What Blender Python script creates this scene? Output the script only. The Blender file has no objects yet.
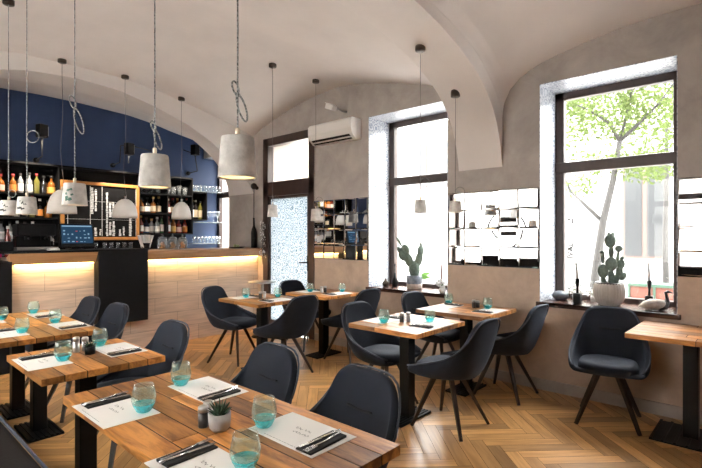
import bpy, bmesh, math, random
from mathutils import Vector, Matrix
random.seed(7)
S = bpy.context.scene
COL = S.collection
PI = math.pi

# ------------------------------------------------------------------ helpers
def tag(o, label=None, cat=None, group=None, kind=None):
    if label: o['label'] = label
    if cat: o['category'] = cat
    if group: o['group'] = group
    if kind: o['kind'] = kind
    return o

def empty(name, loc=(0, 0, 0), rz=0.0):
    o = bpy.data.objects.new(name, None)
    o.empty_display_size = 0.1
    o.location = loc
    o.rotation_euler = (0, 0, rz)
    COL.objects.link(o)
    return o

def copy_tree(o, parent=None):
    c = o.copy()
    COL.objects.link(c)
    c.parent = parent
    for ch in list(o.children):
        copy_tree(ch, c)
    return c

class MB:
    """collects shapes into ONE mesh"""
    def __init__(s):
        s.v = []; s.f = []; s.sm = []; s.mi = []; s.tone = []
        s.m = Matrix.Identity(4); s.cur = 0; s.t = 0.5
    def add(s, vs, fs, smooth=False):
        b = len(s.v)
        s.v += [tuple(s.m @ Vector(p)) for p in vs]
        for f in fs:
            s.f.append(tuple(b + i for i in f)); s.sm.append(smooth); s.mi.append(s.cur); s.tone.append(s.t)
        return s
    def box(s, x0, x1, y0, y1, z0, z1, bev=0.0):
        x0, x1 = min(x0, x1), max(x0, x1); y0, y1 = min(y0, y1), max(y0, y1); z0, z1 = min(z0, z1), max(z0, z1)
        if bev <= 0:
            return s.add([(x0, y0, z0), (x1, y0, z0), (x1, y1, z0), (x0, y1, z0), (x0, y0, z1), (x1, y0, z1), (x1, y1, z1), (x0, y1, z1)],
                         [(0, 3, 2, 1), (4, 5, 6, 7), (0, 1, 5, 4), (1, 2, 6, 5), (2, 3, 7, 6), (3, 0, 4, 7)])
        bm = bmesh.new()
        bmesh.ops.create_cube(bm, size=1.0)
        for v in bm.verts:
            v.co = Vector(((x0 + x1) / 2 + v.co.x * (x1 - x0), (y0 + y1) / 2 + v.co.y * (y1 - y0), (z0 + z1) / 2 + v.co.z * (z1 - z0)))
        bmesh.ops.bevel(bm, geom=bm.edges[:], offset=min(bev, 0.49 * min(x1 - x0, y1 - y0, z1 - z0)), segments=2, affect='EDGES', profile=0.5)
        bm.verts.index_update()
        vs = [tuple(v.co) for v in bm.verts]; fs = [tuple(v.index for v in f.verts) for f in bm.faces]
        bm.free()
        return s.add(vs, fs)
    def lathe(s, prof, n=20, c=(0, 0), smooth=True, close=False, caps=True):
        vs = []; fs = []
        k = len(prof)
        for (r, z) in prof:
            for i in range(n):
                a = 2 * PI * i / n
                vs.append((c[0] + r * math.cos(a), c[1] + r * math.sin(a), z))
        for j in range(k - 1 if not close else k):
            j2 = (j + 1) % k
            for i in range(n):
                i2 = (i + 1) % n
                fs.append((j * n + i, j * n + i2, j2 * n + i2, j2 * n + i))
        s.add(vs, fs, smooth)
        if not close and caps:
            b = len(s.v) - len(vs)
            for j, rev in ((0, True), (k - 1, False)):
                if prof[j][0] > 1e-5:
                    f = [b + j * n + i for i in range(n)]
                    s.f.append(tuple(reversed(f)) if rev else tuple(f)); s.sm.append(False); s.mi.append(s.cur); s.tone.append(s.t)
        return s
    def tube(s, pts, r, n=8, smooth=True, cap=True, loop=False):
        pts = [Vector(p) for p in pts]
        rs = r if isinstance(r, (list, tuple)) else [r] * len(pts)
        vs = []; fs = []
        K = len(pts)
        up = None
        for i, p in enumerate(pts):
            if loop:
                d = (pts[(i + 1) % K] - pts[i - 1])
            else:
                d = pts[min(i + 1, K - 1)] - pts[max(i - 1, 0)]
            if d.length < 1e-9: d = Vector((0, 0, 1))
            d.normalize()
            if up is None:
                up = Vector((0, 0, 1)) if abs(d.z) < 0.9 else Vector((1, 0, 0))
            a = d.cross(up)
            if a.length < 1e-6: a = d.cross(Vector((0, 1, 0)))
            a.normalize(); b = a.cross(d); up = b
            for j in range(n):
                t = 2 * PI * j / n + PI / 4
                vs.append(tuple(p + (a * math.cos(t) + b * math.sin(t)) * rs[i]))
        for i in range(K if loop else K - 1):
            i2 = (i + 1) % K
            for j in range(n):
                j2 = (j + 1) % n
                fs.append((i * n + j, i2 * n + j, i2 * n + j2, i * n + j2))
        if cap and not loop:
            fs.append(tuple(range(n))); fs.append(tuple((K - 1) * n + j for j in reversed(range(n))))
        return s.add(vs, fs, smooth)
    def grid(s, rows, smooth=True, close_u=False):
        n = len(rows[0]); vs = [p for r in rows for p in r]; fs = []
        for i in range(len(rows) - 1):
            for j in range(n if close_u else n - 1):
                j2 = (j + 1) % n
                fs.append((i * n + j, i * n + j2, (i + 1) * n + j2, (i + 1) * n + j))
        return s.add(vs, fs, smooth)
    def ball(s, c, r, n=12, sc=(1, 1, 1)):
        prof = []
        rows = []
        for i in range(n // 2 + 1):
            ph = PI * i / (n // 2)
            rows.append([(c[0] + sc[0] * r * math.sin(ph) * math.cos(2 * PI * j / n), c[1] + sc[1] * r * math.sin(ph) * math.sin(2 * PI * j / n), c[2] - sc[2] * r * math.cos(ph)) for j in range(n)])
        return s.grid(rows, True, True)
    def build(s, name, mats, parent=None):
        me = bpy.data.meshes.new(name)
        me.from_pydata(s.v, [], s.f)
        if not isinstance(mats, (list, tuple)): mats = [mats]
        for m in mats: me.materials.append(m)
        me.polygons.foreach_set('use_smooth', s.sm)
        me.polygons.foreach_set('material_index', s.mi)
        at = me.attributes.new('tone', 'FLOAT', 'FACE')
        at.data.foreach_set('value', s.tone)
        me.update()
        o = bpy.data.objects.new(name, me)
        COL.objects.link(o)
        if parent: o.parent = parent
        return o

def interp(pts, x):
    if x <= pts[0][0]: return pts[0][1]
    for (a, b) in zip(pts, pts[1:]):
        if x <= b[0]:
            t = (x - a[0]) / max(1e-9, b[0] - a[0])
            return a[1] + (b[1] - a[1]) * t
    return pts[-1][1]

# ------------------------------------------------------------------ materials
MAT = {}
def lin(c):
    return tuple((x / 12.92 if x <= 0.04045 else ((x + 0.055) / 1.055) ** 2.4) for x in c)

def nodes(name):
    m = bpy.data.materials.new(name); m.use_nodes = True
    nt = m.node_tree; nt.nodes.clear()
    out = nt.nodes.new('ShaderNodeOutputMaterial')
    MAT[name] = m
    return m, nt, out

def N(nt, t, **kw):
    n = nt.nodes.new(t)
    for k, v in kw.items():
        if k.startswith('_'): setattr(n, k[1:], v)
        else: n.inputs[k.replace('__', ' ')].default_value = v
    return n

def pbr(name, col, rough=0.5, metal=0.0, nscale=0, namt=0.0, bump=0.0, bscale=None, sheen=0.0, spec=None, stretch=None, coat=0.0, detail=5.0):
    m, nt, out = nodes(name)
    b = N(nt, 'ShaderNodeBsdfPrincipled')
    b.inputs['Roughness'].default_value = rough
    b.inputs['Metallic'].default_value = metal
    if spec is not None: b.inputs['Specular IOR Level'].default_value = spec
    if sheen:
        b.inputs['Sheen Weight'].default_value = sheen
        b.inputs['Sheen Roughness'].default_value = 0.35
        b.inputs['Sheen Tint'].default_value = (0.55, 0.68, 0.9, 1)
    if coat: b.inputs['Coat Weight'].default_value = coat
    nt.links.new(b.outputs[0], out.inputs[0])
    tc = N(nt, 'ShaderNodeTexCoord')
    vec = tc.outputs['Object']
    if stretch:
        mp = N(nt, 'ShaderNodeMapping'); mp.inputs['Scale'].default_value = stretch
        nt.links.new(vec, mp.inputs[0]); vec = mp.outputs[0]
    if nscale:
        n = N(nt, 'ShaderNodeTexNoise'); n.inputs['Scale'].default_value = nscale; n.inputs['Detail'].default_value = detail
        n.inputs['Roughness'].default_value = 0.6
        nt.links.new(vec, n.inputs['Vector'])
        r = N(nt, 'ShaderNodeMapRange'); r.inputs['From Min'].default_value = 0.3; r.inputs['From Max'].default_value = 0.7
        r.inputs['To Min'].default_value = 1 - namt; r.inputs['To Max'].default_value = 1 + namt
        nt.links.new(n.outputs['Fac'], r.inputs['Value'])
        mx = N(nt, 'ShaderNodeMix', _data_type='RGBA', _blend_type='MULTIPLY'); mx.inputs['Factor'].default_value = 1
        mx.inputs[6].default_value = (*col, 1)
        nt.links.new(r.outputs[0], mx.inputs[7])
        nt.links.new(mx.outputs[2], b.inputs['Base Color'])
    else:
        b.inputs['Base Color'].default_value = (*col, 1)
    if bump:
        n2 = N(nt, 'ShaderNodeTexNoise'); n2.inputs['Scale'].default_value = bscale or nscale or 30; n2.inputs['Detail'].default_value = 6
        nt.links.new(vec, n2.inputs['Vector'])
        bp = N(nt, 'ShaderNodeBump'); bp.inputs['Strength'].default_value = bump; bp.inputs['Distance'].default_value = 0.01
        nt.links.new(n2.outputs['Fac'], bp.inputs['Height']); nt.links.new(bp.outputs[0], b.inputs['Normal'])
    return m

def emit(name, col, st):
    m, nt, out = nodes(name)
    e = N(nt, 'ShaderNodeEmission'); e.inputs[0].default_value = (*col, 1); e.inputs[1].default_value = st
    nt.links.new(e.outputs[0], out.inputs[0])
    return m

def glass(name, tint=(1, 1, 1), gl=0.08, rough=0.02, body=None, bodyfac=0.0):
    m, nt, out = nodes(name)
    t = N(nt, 'ShaderNodeBsdfTransparent'); t.inputs[0].default_value = (*tint, 1)
    g = N(nt, 'ShaderNodeBsdfGlossy'); g.inputs['Roughness'].default_value = rough
    lw = N(nt, 'ShaderNodeLayerWeight'); lw.inputs['Blend'].default_value = 0.25
    mr = N(nt, 'ShaderNodeMapRange'); mr.inputs['To Min'].default_value = gl * 0.5; mr.inputs['To Max'].default_value = min(1, gl * 6)
    nt.links.new(lw.outputs['Facing'], mr.inputs['Value'])
    mx = N(nt, 'ShaderNodeMixShader')
    nt.links.new(mr.outputs[0], mx.inputs[0])
    src = t
    if body:
        d = N(nt, 'ShaderNodeBsdfPrincipled'); d.inputs['Base Color'].default_value = (*body, 1); d.inputs['Roughness'].default_value = 0.2
        m2 = N(nt, 'ShaderNodeMixShader'); m2.inputs[0].default_value = bodyfac
        nt.links.new(t.outputs[0], m2.inputs[1]); nt.links.new(d.outputs[0], m2.inputs[2]); src = m2
    nt.links.new(src.outputs[0], mx.inputs[1]); nt.links.new(g.outputs[0], mx.inputs[2])
    nt.links.new(mx.outputs[0], out.inputs[0])
    return m

def wood(name, c1, c2, stretch, rough=0.35, coord='Object', toneamt=0.5, spec=0.5, knots=False):
    m, nt, out = nodes(name)
    b = N(nt, 'ShaderNodeBsdfPrincipled'); b.inputs['Roughness'].default_value = rough; b.inputs['Specular IOR Level'].default_value = spec
    tc = N(nt, 'ShaderNodeTexCoord')
    at = N(nt, 'ShaderNodeAttribute', _attribute_name='tone')
    mp = N(nt, 'ShaderNodeMapping'); mp.inputs['Scale'].default_value = stretch
    nt.links.new(tc.outputs[coord], mp.inputs[0])
    ad = N(nt, 'ShaderNodeVectorMath', _operation='MULTIPLY_ADD')
    cb = N(nt, 'ShaderNodeCombineXYZ'); nt.links.new(at.outputs['Fac'], cb.inputs[0]); nt.links.new(at.outputs['Fac'], cb.inputs[1])
    nt.links.new(cb.outputs[0], ad.inputs[0]); ad.inputs[1].default_value = (37, 53, 0); nt.links.new(mp.outputs[0], ad.inputs[2])
    n = N(nt, 'ShaderNodeTexNoise'); n.inputs['Scale'].default_value = 1.0; n.inputs['Detail'].default_value = 6; n.inputs['Roughness'].default_value = 0.65; n.inputs['Distortion'].default_value = 0.6
    nt.links.new(ad.outputs[0], n.inputs['Vector'])
    cr = N(nt, 'ShaderNodeValToRGB')
    cr.color_ramp.elements[0].position = 0.36; cr.color_ramp.elements[0].color = (*c2, 1)
    cr.color_ramp.elements[1].position = 0.60; cr.color_ramp.elements[1].color = (*c1, 1)
    nt.links.new(n.outputs['Fac'], cr.inputs[0])
    r = N(nt, 'ShaderNodeMapRange'); r.inputs['To Min'].default_value = 1 - toneamt; r.inputs['To Max'].default_value = 1 + toneamt * 0.6
    nt.links.new(at.outputs['Fac'], r.inputs['Value'])
    mx = N(nt, 'ShaderNodeMix', _data_type='RGBA', _blend_type='MULTIPLY'); mx.inputs['Factor'].default_value = 1
    nt.links.new(cr.outputs[0], mx.inputs[6]); nt.links.new(r.outputs[0], mx.inputs[7])
    nt.links.new(mx.outputs[2], b.inputs['Base Color'])
    bp = N(nt, 'ShaderNodeBump'); bp.inputs['Strength'].default_value = 0.15; bp.inputs['Distance'].default_value = 0.004
    nt.links.new(n.outputs['Fac'], bp.inputs['Height']); nt.links.new(bp.outputs[0], b.inputs['Normal'])
    nt.links.new(b.outputs[0], out.inputs[0])
    return m

def plaster(name, c_low, c_high, zsplit):
    """two-tone painted plaster: the lower paint band ends at zsplit"""
    m, nt, out = nodes(name)
    b = N(nt, 'ShaderNodeBsdfPrincipled'); b.inputs['Roughness'].default_value = 0.75
    geo = N(nt, 'ShaderNodeNewGeometry'); sp = N(nt, 'ShaderNodeSeparateXYZ'); nt.links.new(geo.outputs['Position'], sp.inputs[0])
    gt = N(nt, 'ShaderNodeMath', _operation='GREATER_THAN'); gt.inputs[1].default_value = zsplit; nt.links.new(sp.outputs[2], gt.inputs[0])
    mx = N(nt, 'ShaderNodeMix', _data_type='RGBA'); mx.inputs[6].default_value = (*c_low, 1); mx.inputs[7].default_value = (*c_high, 1)
    nt.links.new(gt.outputs[0], mx.inputs['Factor'])
    n = N(nt, 'ShaderNodeTexNoise'); n.inputs['Scale'].default_value = 2.6; n.inputs['Detail'].default_value = 8; n.inputs['Roughness'].default_value = 0.65; n.inputs['Distortion'].default_value = 0.4
    nt.links.new(geo.outputs['Position'], n.inputs['Vector'])
    r = N(nt, 'ShaderNodeMapRange'); r.inputs['From Min'].default_value = 0.3; r.inputs['From Max'].default_value = 0.7; r.inputs['To Min'].default_value = 0.78; r.inputs['To Max'].default_value = 1.2
    nt.links.new(n.outputs['Fac'], r.inputs['Value'])
    m2 = N(nt, 'ShaderNodeMix', _data_type='RGBA', _blend_type='MULTIPLY'); m2.inputs['Factor'].default_value = 1
    nt.links.new(mx.outputs[2], m2.inputs[6]); nt.links.new(r.outputs[0], m2.inputs[7]); nt.links.new(m2.outputs[2], b.inputs['Base Color'])
    bp = N(nt, 'ShaderNodeBump'); bp.inputs['Strength'].default_value = 0.25; bp.inputs['Distance'].default_value = 0.02
    nt.links.new(n.outputs['Fac'], bp.inputs['Height']); nt.links.new(bp.outputs[0], b.inputs['Normal'])
    nt.links.new(b.outputs[0], out.inputs[0])
    return m

def patterned(name, base, line, scale, transl=0.0):
    """ornamental film / tile: fine rings and lines"""
    m, nt, out = nodes(name)
    geo = N(nt, 'ShaderNodeNewGeometry')
    v = N(nt, 'ShaderNodeTexVoronoi'); v.inputs['Scale'].default_value = scale; v.inputs['Randomness'].default_value = 0.35
    nt.links.new(geo.outputs['Position'], v.inputs['Vector'])
    w = N(nt, 'ShaderNodeMath', _operation='MULTIPLY'); w.inputs[1].default_value = 34.0; nt.links.new(v.outputs['Distance'], w.inputs[0])
    sn = N(nt, 'ShaderNodeMath', _operation='SINE'); nt.links.new(w.outputs[0], sn.inputs[0])
    n = N(nt, 'ShaderNodeTexNoise'); n.inputs['Scale'].default_value = scale * 7; n.inputs['Detail'].default_value = 3; nt.links.new(geo.outputs['Position'], n.inputs['Vector'])
    a = N(nt, 'ShaderNodeMath', _operation='MULTIPLY_ADD'); a.inputs[1].default_value = 0.13; nt.links.new(sn.outputs[0], a.inputs[0]); nt.links.new(n.outputs['Fac'], a.inputs[2])
    cr = N(nt, 'ShaderNodeValToRGB'); cr.color_ramp.elements[0].position = 0.52; cr.color_ramp.elements[0].color = (*base, 1)
    cr.color_ramp.elements[1].position = 0.6; cr.color_ramp.elements[1].color = (*line, 1)
    nt.links.new(a.outputs[0], cr.inputs[0])
    b = N(nt, 'ShaderNodeBsdfPrincipled'); b.inputs['Roughness'].default_value = 0.3
    nt.links.new(cr.outputs[0], b.inputs['Base Color'])
    if transl:
        t = N(nt, 'ShaderNodeBsdfTranslucent'); nt.links.new(cr.outputs[0], t.inputs[0])
        mx = N(nt, 'ShaderNodeMixShader'); mx.inputs[0].default_value = transl
        nt.links.new(b.outputs[0], mx.inputs[1]); nt.links.new(t.outputs[0], mx.inputs[2]); nt.links.new(mx.outputs[0], out.inputs[0])
    else:
        nt.links.new(b.outputs[0], out.inputs[0])
    return m

def tiles(name, c1, c2, mortar, bw, bh, rough=0.4):
    """wood-look tile cladding on an X-Z face"""
    m, nt, out = nodes(name)
    geo = N(nt, 'ShaderNodeNewGeometry'); sp = N(nt, 'ShaderNodeSeparateXYZ'); nt.links.new(geo.outputs['Position'], sp.inputs[0])
    cb = N(nt, 'ShaderNodeCombineXYZ'); nt.links.new(sp.outputs[0], cb.inputs[0]); nt.links.new(sp.outputs[2], cb.inputs[1])
    br = N(nt, 'ShaderNodeTexBrick'); br.inputs['Scale'].default_value = 1; br.inputs['Brick Width'].default_value = bw; br.inputs['Row Height'].default_value = bh
    br.inputs['Mortar Size'].default_value = 0.003; br.inputs['Mortar Smooth'].default_value = 0.1
    br.inputs['Color1'].default_value = (*c1, 1); br.inputs['Color2'].default_value = (*c2, 1); br.inputs['Mortar'].default_value = (*mortar, 1)
    nt.links.new(cb.outputs[0], br.inputs['Vector'])
    mp = N(nt, 'ShaderNodeMapping'); mp.inputs['Scale'].default_value = (3, 3, 40); nt.links.new(geo.outputs['Position'], mp.inputs[0])
    n = N(nt, 'ShaderNodeTexNoise'); n.inputs['Scale'].default_value = 1; n.inputs['Detail'].default_value = 7; nt.links.new(mp.outputs[0], n.inputs['Vector'])
    r = N(nt, 'ShaderNodeMapRange'); r.inputs['From Min'].default_value = 0.3; r.inputs['From Max'].default_value = 0.7; r.inputs['To Min'].default_value = 0.8; r.inputs['To Max'].default_value = 1.15
    nt.links.new(n.outputs['Fac'], r.inputs['Value'])
    mx = N(nt, 'ShaderNodeMix', _data_type='RGBA', _blend_type='MULTIPLY'); mx.inputs['Factor'].default_value = 1
    nt.links.new(br.outputs['Color'], mx.inputs[6]); nt.links.new(r.outputs[0], mx.inputs[7])
    b = N(nt, 'ShaderNodeBsdfPrincipled'); b.inputs['Roughness'].default_value = rough
    nt.links.new(mx.outputs[2], b.inputs['Base Color']); nt.links.new(b.outputs[0], out.inputs[0])
    return m

def leafmat(name, col):
    m, nt, out = nodes(name)
    d = N(nt, 'ShaderNodeBsdfDiffuse'); d.inputs[0].default_value = (*col, 1)
    t = N(nt, 'ShaderNodeBsdfTranslucent'); t.inputs[0].default_value = (col[0] * 1.2, col[1] * 1.2, col[2], 1)
    mx = N(nt, 'ShaderNodeMixShader'); mx.inputs[0].default_value = 0.5
    nt.links.new(d.outputs[0], mx.inputs[1]); nt.links.new(t.outputs[0], mx.inputs[2]); nt.links.new(mx.outputs[0], out.inputs[0])
    return m

M_floor = wood('oak_floor', (0.60, 0.33, 0.125), (0.40, 0.20, 0.065), (16, 1.6, 1), 0.30, 'UV', 0.42)
M_floorgap = pbr('floor_gap', (0.03, 0.016, 0.007), 0.9)
M_table = wood('table_wood', (0.57, 0.245, 0.060), (0.22, 0.075, 0.016), (26, 3.6, 26), 0.42, 'Object', 0.55)
M_wall = plaster('wall_paint', (0.49, 0.37, 0.285), (0.375, 0.335, 0.305), 1.12)
M_ceil = pbr('ceiling_plaster', (0.72, 0.675, 0.645), 0.8, nscale=1.3, namt=0.07, bump=0.2, bscale=3.0)
M_blue = pbr('blue_paint', (0.021, 0.047, 0.125), 0.55, nscale=3, namt=0.08)
M_side = pbr('side_wall_paint', (0.45, 0.40, 0.37), 0.8, nscale=3, namt=0.08)
M_base = pbr('skirting_paint', (0.40, 0.345, 0.31), 0.6, nscale=8, namt=0.12)
M_frame = pbr('dark_brown_frame', (0.040, 0.022, 0.018), 0.4, nscale=12, namt=0.25, stretch=(1, 1, 0.15))
M_sill = pbr('sill_wood', (0.06, 0.026, 0.018), 0.25, nscale=10, namt=0.3, stretch=(4, 0.6, 4))
M_reveal = patterned('reveal_tile', (0.52, 0.54, 0.57), (0.17, 0.21, 0.28), 9.0)
M_film = patterned('door_film', (0.44, 0.47, 0.49), (0.10, 0.145, 0.175), 10.0, 0.78)
M_pane = glass('window_glass', (0.98, 0.99, 0.99), 0.05, 0.0)
M_mirror = pbr('mirror_silver', (0.90, 0.91, 0.92), 0.015, 1.0)
M_black = pbr('matt_black_metal', (0.006, 0.006, 0.0065), 0.45, spec=0.2)
M_blackwood = pbr('black_board', (0.006, 0.006, 0.007), 0.65, nscale=20, namt=0.3, spec=0.15)
M_velvet = pbr('navy_velvet', (0.0080, 0.0115, 0.021), 0.8, nscale=7, namt=0.35, sheen=0.11, bump=0.12, bscale=260, spec=0.3)
M_piping = pbr('chair_piping', (0.035, 0.042, 0.06), 0.7, sheen=0.3)
M_seam = pbr('chair_seam', (0.003, 0.003, 0.005), 0.9)
M_leg = pbr('dark_walnut_leg', (0.030, 0.018, 0.013), 0.4, nscale=14, namt=0.3)
M_leather = pbr('bench_leather', (0.010, 0.007, 0.006), 0.75, spec=0.2, nscale=30, namt=0.2, bump=0.15, bscale=90)
M_concrete = pbr('lamp_concrete', (0.62, 0.60, 0.575), 0.85, nscale=18, namt=0.22, bump=0.5, bscale=40)
M_plasterlamp = pbr('white_plaster_lamp', (0.68, 0.65, 0.615), 0.8, nscale=7, namt=0.07)
M_lampin = pbr('lamp_inside', (0.75, 0.68, 0.55), 0.6)
M_cable = pbr('grey_braided_cable', (0.27, 0.285, 0.28), 0.9, nscale=160, namt=0.9, detail=1)
M_thin = pbr('thin_grey_cord', (0.13, 0.12, 0.12), 0.8)
M_rosette = pbr('dark_bronze_rosette', (0.05, 0.036, 0.026), 0.4, 0.6)
M_brassnick = pbr('pale_brass_cap', (0.7, 0.62, 0.48), 0.3, 0.9)
M_bulb = emit('warm_bulb', (1.0, 0.76, 0.46), 20.0)
M_led = emit('led_strip_glow', (1.0, 0.66, 0.24), 9.0)
M_counterwood = wood('counter_wood', (0.56, 0.33, 0.17), (0.42, 0.23, 0.11), (1.5, 20, 20), 0.35, 'Object', 0.2)
M_tile = tiles('wood_look_tile', (0.74, 0.60, 0.50), (0.64, 0.51, 0.415), (0.42, 0.33, 0.27), 0.62, 0.205)
M_orange = wood('honey_frame_wood', (0.55, 0.25, 0.07), (0.42, 0.17, 0.045), (8, 8, 8), 0.4, 'Object', 0.1)
M_chalk = pbr('chalk', (0.62, 0.64, 0.66), 0.9, nscale=40, namt=0.4)
M_white = pbr('white_plastic', (0.78, 0.76, 0.73), 0.35)
M_paper = pbr('mat_paper', (0.90, 0.885, 0.86), 0.8)
M_ink = pbr('mat_ink', (0.16, 0.15, 0.15), 0.8)
M_napkin = pbr('black_napkin', (0.014, 0.014, 0.015), 0.75, nscale=60, namt=0.2)
M_steel = pbr('polished_steel', (0.62, 0.61, 0.60), 0.2, 1.0)
M_tumb = glass('green_tinted_glass', (0.93, 0.985, 0.96), 0.07, 0.01, (0.70, 0.82, 0.76), 0.07)
M_teal = glass('teal_glass_base', (0.35, 0.92, 0.95), 0.07, 0.03, (0.06, 0.66, 0.74), 0.42)
M_clear = glass('clear_glass', (0.95, 0.97, 0.98), 0.07, 0.02, (0.8, 0.85, 0.9), 0.07)
M_shelfglass = glass('shelf_glass', (0.80, 0.92, 0.93), 0.15, 0.02, (0.7, 0.85, 0.9), 0.3)
M_pepper = pbr('pepper_mill_dark', (0.05, 0.045, 0.042), 0.3, 0.4)
M_salt = pbr('shaker_metal', (0.45, 0.44, 0.43), 0.3, 0.9)
M_potgrey = pbr('light_grey_pot', (0.38, 0.37, 0.36), 0.7, nscale=30, namt=0.1)
M_succ = pbr('succulent_green', (0.018, 0.05, 0.022), 0.5, nscale=30, namt=0.5)
M_cactus = pbr('cactus_green', (0.11, 0.15, 0.115), 0.7, nscale=50, namt=0.35)
M_soil = pbr('soil', (0.03, 0.02, 0.014), 0.9, nscale=60, namt=0.5)
M_ribpot = pbr('ribbed_white_pot', (0.50, 0.46, 0.42), 0.6, nscale=9, namt=0.12)
M_candle = pbr('grey_candle', (0.55, 0.53, 0.52), 0.5)
M_stone = pbr('blue_grey_stone', (0.13, 0.15, 0.18), 0.3, nscale=14, namt=0.6)
M_bird = pbr('pale_stone_bird', (0.44, 0.37, 0.31), 0.6, nscale=16, namt=0.4)
M_birddark = pbr('dark_bird_neck', (0.03, 0.025, 0.023), 0.4)
M_petal = pbr('white_petal', (0.8, 0.8, 0.78), 0.7)
M_leaf = leafmat('tree_leaf', (0.060, 0.080, 0.030))
M_leaf2 = leafmat('plant_leaf', (0.09, 0.18, 0.06))
M_bark = pbr('grey_bark', (0.014, 0.013, 0.012), 0.9, nscale=10, namt=0.4)
M_facade = pbr('pale_facade', (0.24, 0.235, 0.23), 0.9, nscale=1, namt=0.08)
M_skyblock = pbr('sky_block_facade', (0.74, 0.73, 0.71), 0.9, nscale=1, namt=0.06)
M_letter = pbr('window_lettering_grey', (0.03, 0.03, 0.03), 0.8)
M_facade2 = pbr('beige_facade', (0.10, 0.085, 0.065), 0.9)
M_street = pbr('street_paving', (0.40, 0.39, 0.38), 0.9, nscale=2, namt=0.15)
M_bwin = pbr('building_window', (0.016, 0.018, 0.02), 0.3)
M_bframe = pbr('building_window_frame', (0.05, 0.032, 0.026), 0.6)
M_brickred = pbr('terracotta_planter', (0.075, 0.022, 0.013), 0.8, nscale=20, namt=0.3)
M_greenpaint = pbr('green_paint', (0.010, 0.036, 0.022), 0.5)
M_pink = pbr('magenta_plastic', (0.55, 0.01, 0.14), 0.4)
M_screen = emit('blue_screen', (0.03, 0.075, 0.14), .36)
M_screenlite = emit('screen_tile', (0.25, 0.42, 0.58), .42)
M_screenred = emit('screen_red_tile', (0.5, 0.08, 0.08), .6)
M_cookie = pbr('biscuits', (0.55, 0.21, 0.06), 0.7, nscale=40, namt=0.5)
M_plategreen = pbr('pale_green_ceramic', (0.35, 0.40, 0.20), 0.4)
M_gold = pbr('wine_dark', (0.1, 0.06, 0.03), 0.3)

def bottle_mat(name, c, t):
    m, nt, out = nodes(name)
    b = N(nt, 'ShaderNodeBsdfPrincipled'); b.inputs['Base Color'].default_value = (*c, 1); b.inputs['Roughness'].default_value = 0.08
    b.inputs['Coat Weight'].default_value = 0.5
    nt.links.new(b.outputs[0], out.inputs[0])
    return m
BG = {'amber': bottle_mat('amber_bottle_glass', (0.22, 0.075, 0.015), 0), 'clear': bottle_mat('clear_bottle_glass', (0.22, 0.23, 0.24), 0),
      'green': bottle_mat('green_bottle_glass', (0.02, 0.09, 0.035), 0), 'dark': bottle_mat('dark_bottle_glass', (0.014, 0.012, 0.012), 0),
      'olive': bottle_mat('olive_bottle_glass', (0.14, 0.13, 0.03), 0), 'red': bottle_mat('red_bottle_glass', (0.16, 0.016, 0.012), 0),
      'blue': bottle_mat('blue_bottle_glass', (0.02, 0.05, 0.12), 0)}
LB = {'cream': pbr('cream_label', (0.62, 0.52, 0.38), 0.7), 'white': pbr('white_label', (0.72, 0.71, 0.70), 0.7), 'gold': pbr('gold_label', (0.55, 0.33, 0.08), 0.5),
      'pale pink': pbr('pink_label', (0.6, 0.34, 0.30), 0.7), 'black': pbr('black_label', (0.02, 0.02, 0.02), 0.6), 'red': pbr('red_label', (0.35, 0.03, 0.03), 0.6), 'orange': pbr('orange_label', (0.55, 0.20, 0.04), 0.6)}

# ------------------------------------------------------------------ room dimensions
XW = 4.43; XL = -0.63; YB = 7.60; YN = -1.95
W1 = (2.62, 3.735, 0.78, 2.90); W2 = (0.573, 1.642, 0.795, 2.85); W3 = (6.79, 7.60, 0.80, 2.82); DR = (4.706, 5.85, 0.0, 2.915)

def st(o): o['kind'] = 'structure'; return o

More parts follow.
